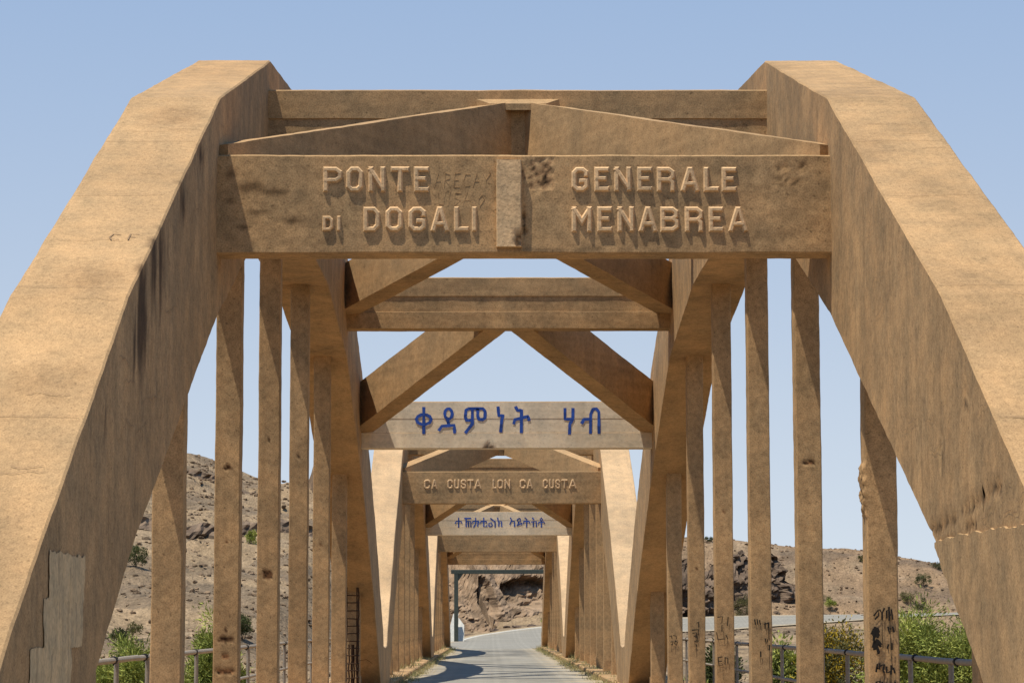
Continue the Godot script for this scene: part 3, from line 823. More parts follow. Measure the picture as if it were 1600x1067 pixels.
func set_marks() -> void:
	var mid := START + SPAN * 0.5
	var zf := -(mid + hk(1)) + 0.175
	var DK := Color(0.14, 0.12, 0.11, 0.9)
	# black growth along the inner top edge of the left rib
	for q in [[4.22, 18.55, 0.5, 0.32], [4.0, 18.1, 0.5, 0.3], [3.62, 17.45, 0.45, 0.3], [3.35, 17.1, 0.35, 0.12], [4.75, 19.75, 0.22, 0.3], [5.35, 20.9, 0.12, 0.25], [2.75, 15.9, 0.18, 0.05]]:
		mark(Vector3(-WIN / 2, q[0], -q[1]), Vector3(0.03, q[2], q[3]), DK, 0.7, true)
	for q in [[3.3, 17.2, 0.3, 0.5], [2.6, 15.6, 0.35, 0.5], [6.0, 21.6, 0.4, 0.6]]:
		mark(Vector3(-WIN / 2 - 0.3, prof(RT, q[1] - mid), -q[1]), Vector3(q[2], 0.4, q[3]), Color(0.5, 0.46, 0.42, 0.55), 1.1)
	mark(Vector3(WIN / 2, 4.2, -17.6), Vector3(0.2, 0.3, 0.4), Color(0.4, 0.37, 0.33, 0.6), 1.2, true)
	# smears on the front beam
	for q in [[-2.4, 5.3, 0.18, 0.06], [-2.2, 5.26, 0.12, 0.05], [-2.33, 5.08, 0.16, 0.035], [-2.45, 4.95, 0.1, 0.03], [-2.58, 5.42, 0.06, 0.08], [-2.58, 5.18, 0.06, 0.05], [-2.05, 5.0, 0.1, 0.04]]:
		mark(Vector3(q[0], q[1], zf), Vector3(q[2], q[3], 0.2), Color(0.25, 0.22, 0.2, 0.75), 0.9)
	# broken plaster beside the pilaster, showing the pale aggregate
	mark(Vector3(0.13, 5.42, zf), Vector3(0.15, 0.15, 0.2), Color(1.05, 0.98, 0.98, 1.0), 0.12, false, Vector3(0, 0, -0.007), 1.0)
	mark(Vector3(0.0, 4.98, zf + 0.02), Vector3(0.035, 0.26, 0.06), Color(0.42, 0.38, 0.34, 1.0), 0.4, false, Vector3(0, 0, -0.025), 1.0)
	mark(Vector3(-0.04, 4.83, zf + 0.04), Vector3(0.07, 0.12, 0.05), Color(0.45, 0.4, 0.36, 1.0), 0.4, false, Vector3(-0.01, 0, -0.03), 1.0)
	for q in [[2.28, 5.36], [2.28, 5.46], [2.42, 5.34], [2.44, 5.46]]:
		mark(Vector3(q[0], q[1], zf), Vector3(0.09, 0.07, 0.1), Color(1.12, 1.08, 1.02, 0.8), 0.6, false, Vector3(0, 0, -0.006), 1.0)
	for q in [[2.2, 4.97, 0.25, 0.1, 1.14], [2.5, 4.85, 0.14, 0.06, 1.2], [0.3, 4.95, 0.12, 0.2, 1.15], [-0.55, 5.52, 0.2, 0.04, 0.8], [0.6, 4.76, 0.1, 0.03, 0.45], [-2.1, 4.85, 0.3, 0.08, 1.12], [0.15, 4.74, 0.5, 0.02, 0.5]]:
		mark(Vector3(q[0], q[1], zf), Vector3(q[2], q[3], 0.2), Color(q[4], q[4], q[4], 0.6), 0.5)
	# dark chip under the painted words
	mark(Vector3(-0.33, 4.75, -(mid + hk(6)) + 0.175), Vector3(0.13, 0.045, 0.1), Color(0.2, 0.14, 0.1, 1.0), 0.3, false, Vector3(0, 0.01, -0.03), 0.8)
	# broken spots on hangers
	for q in [[-1, 2, 1.33, 0.09, 0.035, 0.2], [-1, 2, 1.42, 0.02, 0.02, 0.2], [-1, 3, 2.11, 0.07, 0.06, 0.28], [-1, 2, 3.15, 0.05, 0.02, 0.2], [1, 2, 3.2, 0.09, 0.018, 0.35], [-1, 2, 1.15, 0.06, 0.03, 0.75], [-1, 2, 1.0, 0.08, 0.03, 0.8], [-1, 2, 2.35, 0.03, 0.02, 0.4], [1, 4, 3.1, 0.02, 0.015, 0.2], [-1, 5, 2.8, 0.02, 0.02, 0.25], [-1, 3, 3.8, 0.02, 0.02, 0.2], [1, 5, 2.4, 0.02, 0.02, 0.2], [-1, 4, 3.9, 0.02, 0.03, 0.2]]:
		mark(Vector3(q[0] * HX, q[2], -(mid + hk(q[1])) + 0.135), Vector3(q[3], q[4], 0.15), Color(q[5] * 1.1, q[5] * 0.85, q[5] * 0.75, 1.0), 0.14, false, Vector3(0, 0, -0.012), 0.9)
	mark(Vector3(HX - 0.135, 2.65, -(mid + hk(1))), Vector3(0.06, 0.3, 0.2), Color(1.15, 1.1, 1.05, 1.0), 0.3, false, Vector3(-0.03, 0, 0), 1.0)
	# casting joint on the right rib, with crumbled edges
	for q in [[17.6, 2.1], [17.1, 2.13], [16.6, 2.16], [16.1, 2.21], [15.6, 2.25], [15.1, 2.3], [17.3, 1.98], [16.7, 2.0], [15.9, 2.1]]:
		mark(Vector3(WIN / 2, q[1], -q[0]), Vector3(0.1, 0.03, 0.34), Color(0.5, 0.45, 0.4, 0.95), 0.35, false, Vector3(0.018, 0, 0), 1.0)
	for q in [[16.3, 1.75], [15.9, 1.6], [15.6, 1.9], [15.2, 1.5], [16.0, 2.9], [16.9, 2.6]]:
		mark(Vector3(WIN / 2, q[1], -q[0]), Vector3(0.1, 0.16, 0.16), Color(1.25, 1.18, 1.1, 0.6), 0.5, false, Vector3(0.006, 0, 0), 1.0)
	mark(Vector3(WIN / 2, 3.0, -15.4), Vector3(0.2, 0.35, 0.25), Color(1.25, 1.2, 1.15, 0.5), 0.6, true)
	mark(Vector3(WIN / 2, 5.2, -19.2), Vector3(0.2, 0.3, 0.8), Color(1.3, 1.25, 1.2, 0.4), 0.5, true)
	mark(Vector3(WIN / 2 + 0.05, 3.15, -14.9), Vector3(0.14, 0.3, 0.5), Color(1.3, 1.22, 1.15, 0.9), 0.3, false, Vector3(0.02, -0.02, 0), 1.0)
	# darker patch on the left brace end, reaching the beam end
	mark(Vector3(-2.35, 7.0, -(mid + hk(5)) + 0.5), Vector3(0.5, 0.25, 0.7), Color(0.3, 0.24, 0.2, 0.7), 0.9)

# ------------------------------------------------------------------ valley, hills and road beyond
const ROADLINE := [[0.3, 152.9, 0.0, 0.0], [0.3, 185.0, 0.0, 0.0], [1.0, 203.0, 0.12, 0.0], [3.6, 222.0, 0.5, 0.15], [9.5, 240.0, 0.95, 0.4], [18.5, 253.0, 1.35, 0.65], [30.0, 262.0, 1.85, 0.45], [44.0, 269.0, 2.3, 0.1], [65.0, 278.0, 2.8, 0.0], [110.0, 300.0, 3.0, 0.2]]
var road_pts := []          # finer: [Vector2(x, d), y, bank, Vector2 left-normal]
func fine_road() -> void:
	var n := ROADLINE.size()
	for i in n - 1:
		var a: Array = ROADLINE[maxi(i - 1, 0)]; var b: Array = ROADLINE[i]; var c: Array = ROADLINE[i + 1]; var d: Array = ROADLINE[mini(i + 2, n - 1)]
		for s in 10:
			var t := s / 10.0
			road_pts.append([Vector2(cubic_interpolate(b[0], c[0], a[0], d[0], t), cubic_interpolate(b[1], c[1], a[1], d[1], t)), lerpf(b[2], c[2], t), lerpf(b[3], c[3], t), Vector2.ZERO])
	for i in road_pts.size():
		var tg: Vector2 = (road_pts[mini(i + 1, road_pts.size() - 1)][0] - road_pts[maxi(i - 1, 0)][0]).normalized()
		road_pts[i][3] = Vector2(-tg.y, tg.x)

const RIDGE := [[-260.0, 30.0], [-120.0, 27.0], [-60.0, 24.5], [-35.7, 20.9], [-24.3, 17.4], [-21.3, 17.0], [-14.0, 15.4], [0.0, 12.5], [17.4, 11.4], [22.6, 11.16], [33.75, 10.6], [39.3, 10.3], [47.7, 8.95], [52.8, 7.8], [75.0, 5.5], [120.0, 5.0], [260.0, 5.0]]
func ridge(x: float) -> float:
	if x <= RIDGE[0][0]: return RIDGE[0][1]
	for i in RIDGE.size() - 1:
		if x <= RIDGE[i + 1][0]: return lerpf(RIDGE[i][1], RIDGE[i + 1][1], smoothstep(0.0, 1.0, (x - RIDGE[i][0]) / (RIDGE[i + 1][0] - RIDGE[i][0])) * 0.5 + 0.5 * (x - RIDGE[i][0]) / (RIDGE[i + 1][0] - RIDGE[i][0]))
	return RIDGE[-1][1]

func ground(x: float, d: float) -> float:
	var low := lerpf(-3.6, 0.6, smoothstep(110.0, 225.0, d))
	if x < 0.0: low = lerpf(-3.6, -0.5, smoothstep(80.0, 170.0, d))
	low = lerpf(-0.25, low, smoothstep(8.0, 22.0, d))
	var left := smoothstep(-4.0, -16.0, x)
	var right := smoothstep(6.0, 18.0, x)
	var d0 := lerpf(lerpf(258.0, 130.0, left), 272.0, right)
	var top := ridge(x)
	var t := clampf((d - d0) / (300.0 - d0), 0.0, 1.0)
	var up := lerpf(t, t * t * (3.0 - 2.0 * t), 0.6)
	var h := lerpf(low, top, up)
	if d > 300.0: h = top - (d - 300.0) * 0.06
	if d > 300.0: h = maxf(h, -8.0 + 4.0 * nz.get_noise_2d(x * 0.05, d * 0.05))
	var am := smoothstep(20.0, 60.0, d)
	var lump := nz.get_noise_2d(x * 0.5, d * 0.5) * 1.1 + nz.get_noise_2d(x * 1.7, d * 1.7) * 0.45
	lump += maxf(0.0, ncell.get_noise_2d(x * 1.0, d * 2.2) + 0.45) * 0.5 * smoothstep(-6.0, -20.0, x) * smoothstep(130.0, 170.0, d)
	h += lump * am * (0.35 + 0.65 * smoothstep(0.0, 0.2, t) * (1.0 - 0.7 * smoothstep(0.8, 1.0, t)))
	# level ground beside the road
	if d > 140.0 and d < 310.0:
		var best := 1e9; var by := 0.0
		for q in road_pts:
			var dd: Vector2 = Vector2(x, d) - q[0]
			var l := dd.length_squared()
			if l < best:
				best = l
				by = q[1] + q[2] * clampf(dd.dot(q[3]) / 4.5, -1.2, 1.2)
		var dist := sqrt(best)
		h = lerpf(by - 0.12, h, smoothstep(4.6, 11.0, dist))
	elif d < 20.0:
		h = lerpf(-0.12, h, smoothstep(4.0, 12.0, absf(x)) if d < 11.0 else 1.0)
	if absf(x) < 8.0 and d > 11.0 and d < 153.0: h = minf(h, lerpf(-1.2, -5.0, smoothstep(0.0, 10.0, minf(d - 11.0, 153.0 - d))))
	return h

func lines(list: Array) -> PackedFloat32Array:
	var o := PackedFloat32Array()
	for i in list.size() - 1:
		var n: int = maxi(1, int(round((list[i + 1][0] - list[i][0]) / list[i][1])))
		for k in n: o.append(lerpf(list[i][0], list[i + 1][0], float(k) / n))
	o.append(list[-1][0])
	return o

func terrain() -> void:
	var xs := lines([[-3000, 700], [-900, 200], [-300, 25], [-100, 5], [-60, 0.8], [70, 4], [130, 25], [300, 200], [900, 700], [3000, 700]])
	var ds := lines([[-900, 250], [-150, 30], [-10, 4], [60, 4], [115, 0.9], [318, 8], [420, 40], [900, 300], [3000, 300]])
	var pts := PackedVector3Array(); var cols := PackedColorArray()
	for d in ds:
		for x in xs:
			var y := ground(x, d)
			pts.append(Vector3(x, y, -d))
			var r := smoothstep(8.0, 24.0, x) * smoothstep(250.0, 275.0, d)        # redder earth on the right-hand hill
			var b := nz.get_noise_2d(x * 2.2, d * 2.2 + 90.0); var f := nz.get_noise_2d(x * 11.0, d * 11.0)
			var c := Color(0.47, 0.325, 0.185).lerp(Color(0.44, 0.285, 0.16), r)
			var gr := smoothstep(0.0, 0.35, nz.get_noise_2d(x * 0.9 + 40.0, d * 1.6))
			c = c.lerp(Color(0.42, 0.305, 0.19), gr * 0.6)
			var dk := smoothstep(0.12, 0.4, ncell.get_noise_2d(x * 1.0 + 300.0, d * 2.2))
			c = c.lerp(Color(0.13, 0.10, 0.075), dk * 0.45)
			var k := 1.0 + 0.2 * b + 0.2 * f
			cols.append(Color(c.r * k, c.g * k, c.b * k))
	var mb := Mesher.new()
	mb.grid("soil", pts, cols, xs.size(), ds.size())
	tag(build(mb, "ground", self), "stony ochre and grey valley floor and hillsides", "", "", "structure")

func road() -> void:
	var mb := Mesher.new()
	var nu := 9
	var pts := PackedVector3Array(); var cols := PackedColorArray()
	var rows := 0
	var d := -60.0
	while d < START + SPAN * 3.0 + 0.5:
		for i in nu:
			var x := lerpf(-2.61, 2.61, float(i) / (nu - 1))
			var k := 1.0 + 0.26 * nz.get_noise_2d(x * 5.0, d * 0.7) + 0.2 * nz.get_noise_2d(x * 12.0, d * 3.0) + 0.16 * nz.get_noise_2d(x * 20.0, d * 16.0)
			var dust := smoothstep(1.6, 2.6, absf(x) + 0.7 * nz.get_noise_2d(x * 9.0, d * 5.0))      # blown earth in the gutters
			pts.append(Vector3(x, 0.006 * nz.get_noise_2d(x * 8.0, d * 8.0), -d)); cols.append(Color(k * 0.5, k * 0.5, k * 0.5).lerp(Color(0.95, 0.78, 0.55), dust * 0.7))
		rows += 1
		d += 0.5
	mb.grid("asphalt", pts, cols, nu, rows)
	pts = PackedVector3Array(); cols = PackedColorArray()
	for q in road_pts:
		for i in 11:
			var s := lerpf(4.3, -4.3, i / 10.0)
			var p: Vector2 = q[0] + q[3] * s
			var k := 1.0 + 0.14 * nz.get_noise_2d(p.x * 4.0, p.y * 4.0) + 0.1 * nz.get_noise_2d(p.x * 14.0, p.y * 14.0)
			var dust := smoothstep(3.4, 4.3, absf(s) + 0.9 * nz.get_noise_2d(p.x * 6.0, p.y * 6.0))
			pts.append(Vector3(p.x, q[1] + q[2] * s / 4.5, -p.y)); cols.append(Color(k * 0.5, k * 0.5, k * 0.5).lerp(Color(0.95, 0.78, 0.55), dust * 0.7))
	mb.grid("asphalt", pts, cols, 11, road_pts.size())
	tag(build(mb, "road", self), "worn grey asphalt road running over the bridge and curving right", "", "", "structure")
	# pale edge line on the left of the bend
	mb = Mesher.new()
	pts = PackedVector3Array(); cols = PackedColorArray()
	var cnt := 0
	for j in range(19, 48):
		var q: Array = road_pts[j]
		for s in [3.85, 3.62]:
			var p: Vector2 = q[0] + q[3] * s
			pts.append(Vector3(p.x, q[1] + q[2] * s / 4.5 + 0.006, -p.y)); cols.append(Color(0.8, 0.8, 0.8))
		cnt += 1
	mb.grid("white", pts, cols, 2, cnt)
	tag(build(mb, "road_marking", self), "faded white edge line on the far bend of the road", "", "", "structure")

func railing(s: float, label: String) -> void:
	var root := holder("railing", Vector3(s * 4.32, 0.06, -START))
	tag(root, label, "railing", "pipe railings along the bridge")
	var d0 := 2.0 if s > 0 else 1.4
	var mb := Mesher.new()
	tube(mb, "pipe", [Vector3(0, 0, 0), Vector3(0, 1.03, 0)], 0.028, 0.028, 8)
	tube(mb, "pipe", [Vector3(0, 0, 0), Vector3(0, 0.015, 0)], 0.06, 0.06, 8)
	var post := build(mb, "post", root)
	post.position = Vector3(0, 0, 0.0)
	var clip := Mesher.new()
	for r in 2:
		tube(clip, "wire", [Vector3(0, 1.0 + 0.006 * r, 0.12 - 0.03 * r), Vector3(0, 1.08, 0.1 - 0.03 * r), Vector3(0.045, 1.05, 0.11 - 0.03 * r)], 0.008, 0.008, 5)
	tube(clip, "wire", [Vector3(0, 1.055, 0.14), Vector3(0.002, 1.055, 0.06)], 0.044, 0.044, 8)
	tube(clip, "wire", [Vector3(0.04, 1.07, 0.1), Vector3(0.06, 1.12, 0.12)], 0.006, 0.004, 4)
	var tie := build(clip, "tie", root)
	tie.position = Vector3(0, 0, -0.2)
	var k := 0
	var z := d0
	post.position.z = -z
	tie.position.z = -z
	while z < SPAN * 3.0 - 2.6:
		z += 2.5
		k += 1
		var p := post.duplicate()
		root.add_child(p, true); p.position.z = -z
		if k < 34:
			var t := tie.duplicate()
			root.add_child(t, true); t.position.z = -z + rng.randf_range(-0.15, 0.3)
	for y in [1.055, 0.56]:
		var x := 0.0
		while x < SPAN * 3.0:
			mb = Mesher.new()
			var e := minf(x + 6.0, SPAN * 3.0)
			tube(mb, "pipe", [Vector3(0.006 * sin(x), y + 0.004 * sin(x * 1.7), -x - 0.01), Vector3(0, y + 0.006 * sin(x * 3.0), -(x + e) / 2.0), Vector3(0.006 * sin(x + 2.0), y + 0.004 * cos(x), -e + 0.01)], 0.032 if y > 1.0 else 0.026, 0.032 if y > 1.0 else 0.026, 8)
			build(mb, "rail", root)
			x += 6.0

func gantry() -> void:
	var D := 200.0
	var root := holder("height_limit_gantry", Vector3(0.85, 0.02, -D))
	tag(root, "dark green steel height limit gantry across the road beyond the bridge", "gantry")
	for s in [-1.0, 1.0]:
		var mb := Mesher.new()
		box(mb, "steel", Vector3(s * 3.85 - 0.16, 0, -0.16), Vector3(s * 3.85 + 0.16, 5.3, 0.16), 0.02, 3.0, 0.0, 0.0)
		box(mb, "steel", Vector3(s * 3.85 - 0.3, 0, -0.3), Vector3(s * 3.85 + 0.3, 0.05, 0.3), 0.01, 3.0, 0.0, 0.0)
		build(mb, "post", root)
	var mb2 := Mesher.new()
	box(mb2, "steel", Vector3(-4.25, 5.3, -0.14), Vector3(4.25, 5.62, 0.14), 0.02, 3.0, 0.0, 0.0)
	build(mb2, "crossbar", root)
	mb2 = Mesher.new()
	mb2.tri("steel", Vector3(-3.69, 5.3, 0.05), Vector3(-3.3, 5.3, 0.05), Vector3(-3.69, 4.75, 0.05)); mb2.tri("steel", Vector3(-3.69, 5.3, -0.05), Vector3(-3.69, 4.75, -0.05), Vector3(-3.3, 5.3, -0.05))
	mb2.quad("steel", Vector3(-3.3, 5.3, 0.05), Vector3(-3.3, 5.3, -0.05), Vector3(-3.69, 4.75, -0.05), Vector3(-3.69, 4.75, 0.05))
	build(mb2, "gusset", root)
	# whitewashed slabs beside the left post
	for q in [[-3.45, 200.8, "tall leaning white concrete guard slab left of the gantry post", [[-0.35, 0.0], [0.3, 0.0], [0.62, 2.25], [0.2, 2.25]]], [-2.65, 202.0, "shorter white concrete guard slab with sloping top right of the gantry post", [[-0.25, 0.0], [0.25, 0.0], [0.25, 1.35], [-0.2, 1.95]]]]:
		var o := holder("guard_slab", Vector3(q[0], 0.0, -q[1]))
		tag(o, q[2], "guard slab", "white guard slabs by the gantry")
		var mb := Mesher.new()
		var A := PackedVector3Array(); var B := PackedVector3Array()
		for p in q[3]:
			A.append(Vector3(p[0], p[1], 0.5 - 0.62 * p[1])); B.append(Vector3(p[0], p[1], 0.1 - 0.62 * p[1]))
		solid(mb, "white", [A, B], 0.4, 1.0, 0.01)
		build(mb, "slab", o)

# ------------------------------------------------------------------ rocks
func rock_mesh(sd: int, m: String) -> Mesher:
	# a cube-sphere cut by a few random planes: angular faces
	var r := RandomNumberGenerator.new(); r.seed = sd
	var planes := []
	for k in 11:
		planes.append([Vector3(r.randfn(), r.randfn(), r.randfn()).normalized(), r.randf_range(0.42, 0.8)])
	var mb := Mesher.new()
	var P := func(v: Vector3) -> Vector3:
		var d := v.normalized()
		var l := 1.0
		for q in planes:
			var c: float = d.dot(q[0])
			if c > 0.05: l = minf(l, q[1] / c)
		return d * l
	var n := 3
	for f in 6:
		var ax: Vector3 = [Vector3.RIGHT, Vector3.LEFT, Vector3.UP, Vector3.DOWN, Vector3.BACK, Vector3.FORWARD][f]
		var u := Vector3(ax.y, ax.z, ax.x); var w := ax.cross(u)
		for j in n:
			for i in n:
				var c := func(a: int, b: int) -> Vector3: return P.call(ax + u * (2.0 * a / n - 1.0) + w * (2.0 * b / n - 1.0))
				var k := r.randf_range(0.88, 1.1)
				mb.quad(m, c.call(i, j), c.call(i, j + 1), c.call(i + 1, j + 1), c.call(i + 1, j), Color(k, k, k))
	return mb

func rubble(count: int, sd: int, where: Callable, smin: float, smax: float, col: Color, called: String, label: String) -> void:
	var r := RandomNumberGenerator.new(); r.seed = sd
	var mb := rock_mesh(sd, "rock")
	var tmp := build(mb, "x", Node3D.new())
	var mm := MultiMesh.new()
	mm.transform_format = MultiMesh.TRANSFORM_3D; mm.use_colors = true
	mm.mesh = tmp.mesh
	mm.instance_count = count
	for i in count:
		var q: Vector2 = where.call(r)
		var s := lerpf(smin, smax, pow(r.randf(), 3.0))
		var b := Basis.from_euler(Vector3(r.randf() * TAU, r.randf() * TAU, r.randf() * TAU)).scaled(Vector3(s * r.randf_range(0.8, 1.5), s * r.randf_range(0.5, 0.9), s * r.randf_range(0.8, 1.3)))
		mm.set_instance_transform(i, Transform3D(b, Vector3(q.x, ground(q.x, q.y) + s * 0.12, -q.y)))
		var k := r.randf_range(0.55, 1.25)
		mm.set_instance_color(i, Color(col.r * k, col.g * k, col.b * k))
	tmp.get_parent().free()
	var o := MultiMeshInstance3D.new()
	o.multimesh = mm
	put(o, called, self)
	tag(o, label, "rubble", "", "stuff")

# bedrock face: a stepped, fissured wall between two ground points
func outcrop(called: String, label: String, a: Vector2, b: Vector2, h0: float, h1: float, lean: float, col: Color, caves: Array, res: float, depth: float, sd: float) -> void:
	var mb := Mesher.new()
	var ln := a.distance_to(b)
	var t := (b - a) / ln
	var n2 := Vector2(t.y, -t.x)          # towards the camera
	if n2.y > 0.0: n2 = -n2
	var nu := int(ln / res) + 1
	var hm := maxf(h0, h1)
	var nv := int(hm / res) + 1
	var pts := PackedVector3Array(); var cols := PackedColorArray()
	for j in nv + 1:
		for i in nu + 1:
			var fu := float(i) / nu; var fv := float(j) / nv
			var s := fu * ln
			var top := lerpf(h0, h1, fu) * (1.0 + 0.35 * nz.get_noise_2d(s * 3.0 + sd, 4.0)) * smoothstep(0.0, 0.12, fu) * smoothstep(0.0, 0.12, 1.0 - fu)
			var y := fv * top
			var p := a + t * s
			var c1 := ncell.get_noise_3d(s * 5.0 + sd, y * 8.0, 3.0); var c2 := ncell.get_noise_3d(s * 13.0, y * 19.0 + sd, 9.0) + 0.6 * ncell.get_noise_3d(s * 26.0, y * 36.0 + sd, 5.0)
			var g := nz.get_noise_3d(s * 4.0, y * 4.0, sd)
			var o := (c1 * 0.8 + c2 * 0.5 + g * 1.0 + 0.35 * nz.get_noise_3d(s * 18.0, y * 18.0, sd)) * depth
			var back := lean * pow(fv, 1.3) * hm
			for cv in caves:
				var e := Vector2((s - cv[0]) / cv[2], (y - cv[1]) / cv[3])
				var a2 := clampf(1.25 - e.length() + 0.3 * g, 0.0, 1.0)
				o -= cv[4] * smoothstep(0.0, 0.35, a2)
			p += n2 * (o - back)
			pts.append(Vector3(p.x, ground(a.x + t.x * s, a.y + t.y * s) - 0.35 + y, -p.y))
			var k := 0.8 + 0.2 * ncell.get_noise_3d(s * 5.0 + sd, y * 8.0, 40.0) + 0.22 * ncell.get_noise_3d(s * 17.0 + sd, y * 26.0, 4.0) + 0.3 * nz.get_noise_3d(s * 20.0, y * 20.0, sd)
			cols.append(Color(col.r * k, col.g * k, col.b * k) * (1.0 + 0.0 * fv))
	# joined back to the hill behind
	for i in nu + 1:
		var p: Vector3 = pts[nv * (nu + 1) + i]
		var dd := -p.z + 5.0
		pts.append(Vector3(p.x, minf(p.y, ground(p.x, dd)) - 0.5, -dd)); cols.append(cols[nv * (nu + 1) + i])
	# separate faces, so that the blocks stay angular
	var w := nu + 1
	for j in nv + 1:
		for i in nu:
			var q := j * w + i
			mb.tri("rock", pts[q], pts[q + w], pts[q + w + 1], cols[q])
			mb.tri("rock", pts[q], pts[q + w + 1], pts[q + 1], cols[q + 1])
	tag(build(mb, called, self), label, "rock outcrop")

# ------------------------------------------------------------------ plants
# crown: middle at height `ch` above the ground, with half-sizes `size`
func bush(called: String, label: String, at: Vector3, ch: float, size: Vector3, leaves: int, leaf: Vector2, cols: Array, upward: float, sd: int, group := "", flower := Color(0, 0, 0, 0)) -> Node3D:
	var r := RandomNumberGenerator.new(); r.seed = sd * 77 + 5
	var root := holder(called, at)
	tag(root, label, "bush", group)
	var st := Mesher.new(); var lf := Mesher.new()
	var V := PackedVector3Array(); var N := PackedVector3Array(); var C := PackedColorArray(); var I := PackedInt32Array()
	var clumps := []
	var nc := clampi(int(leaves / 110.0), 10, 220)
	var mean := (size.x + size.y + size.z) / 3.0
	for k in nc:
		var v := Vector3(r.randfn(), r.randfn() + 0.2, r.randfn()).normalized() * pow(r.randf(), 0.33)
		var lob := 0.72 + 0.9 * absf(nz.get_noise_3d(v.x * 16.0 + sd * 13.0, v.y * 16.0, v.z * 16.0))
		v *= lob
		var c := Vector3(v.x * size.x, maxf(ch + v.y * size.y, 0.05), v.z * size.z)
		clumps.append([c, r.randf_range(0.14, 0.34) * mean, r.randf()])
		if k % 4 == 0:
			var e := c * 0.88
			tube(st, "twig", [Vector3(r.randf_range(-0.1, 0.1), -0.2, r.randf_range(-0.1, 0.1)) * mean, Vector3(e.x * 0.5, e.y * 0.55, e.z * 0.5), e], 0.03 * mean + 0.004, 0.006, 5, Color.WHITE)
	for k in leaves:
		var cl: Array = clumps[r.randi() % nc]
		var v := Vector3(r.randfn(), r.randfn(), r.randfn()) * 0.5
		var p: Vector3 = cl[0] + v * cl[1]
		if p.y < 0.0: continue
		var dir := (v.normalized() * (1.0 - upward) + Vector3(r.randfn() * 0.4, 1.0, r.randfn() * 0.4) * upward + Vector3(r.randfn(), r.randfn(), r.randfn()) * 0.3).normalized()
		var sd2 := dir.cross(Vector3(r.randfn(), r.randfn(), r.randfn())).normalized()
		var l := leaf.x * r.randf_range(0.6, 1.4); var w := leaf.y * r.randf_range(0.7, 1.3)
		var c: Color = cols[0].lerp(cols[1], clampf(cl[2] + r.randfn() * 0.25, 0.0, 1.0))
		if flower.a > 0.0 and cl[2] > 0.35 and r.randf() < flower.a: c = Color(flower.r, flower.g, flower.b)
		var nn := -dir.cross(sd2)
		var q: int = V.size()
		V.append_array(PackedVector3Array([p - sd2 * w * 0.3, p + dir * l * 0.55 - sd2 * w * 0.5 - nn * l * 0.08, p + dir * l, p + dir * l * 0.5 + sd2 * w * 0.5]))
		N.append_array(PackedVector3Array([nn, nn, nn, nn])); C.append_array(PackedColorArray([c, c, c, c]))
		I.append_array(PackedInt32Array([q, q + 1, q + 2, q, q + 2, q + 3]))
	lf.surf["leaf"] = {"v": V, "n": N, "c": C, "i": I}
	build(st, "stems", root)
	build(lf, "foliage", root)
	return root

func on(x: float, d: float, dy := -0.05) -> Vector3:
	return Vector3(x, ground(x, d) + dy, -d)

func grass() -> void:
	var r := RandomNumberGenerator.new(); r.seed = 5
	var mb := Mesher.new()
	var S: Dictionary = mb.get_surf("leaf")
	for k in 520:
		var s := -1.0 if r.randf() < 0.5 else 1.0
		var d := START + 40.0 + r.randf() * 102.0
		var bx := s * (2.6 - absf(r.randfn()) * 0.14) if r.randf() < 0.7 else s * (2.68 + r.randf() * 0.5)
		if r.randf() < 0.25: bx = s * (2.3 + r.randf() * 0.3)
		var by := 0.12 if absf(bx) > 2.62 else 0.0
		var big := r.randf_range(0.06, 0.2) if r.randf() < 0.86 else r.randf_range(0.2, 0.42)
		var gcol := Color(0.42, 0.33, 0.15).lerp(Color(0.22, 0.23, 0.09), r.randf() * r.randf() * 1.6)
		for b in 14:
			var p := Vector3(bx + r.randfn() * 0.09, by, -d + r.randfn() * 0.12)
			var dir := Vector3(r.randfn() * 0.5, 1.0, r.randfn() * 0.5).normalized()
			var w := Vector3(r.randfn(), 0, r.randfn()).normalized() * 0.009
			var l := big * r.randf_range(0.6, 1.2)
			var q: int = S.v.size()
			var nn := dir.cross(w).normalized()
			S.v.append_array(PackedVector3Array([p - w, p + w, p + dir * l + Vector3(dir.x, -0.2, dir.z) * l * 0.3])); S.n.append_array(PackedVector3Array([nn, nn, nn])); S.c.append_array(PackedColorArray([gcol, gcol, gcol]))
			S.i.append_array(PackedInt32Array([q, q + 1, q + 2]))
	tag(build(mb, "dry_grass", self), "dry straw coloured grass growing along both kerbs of the bridge road", "grass", "", "stuff")

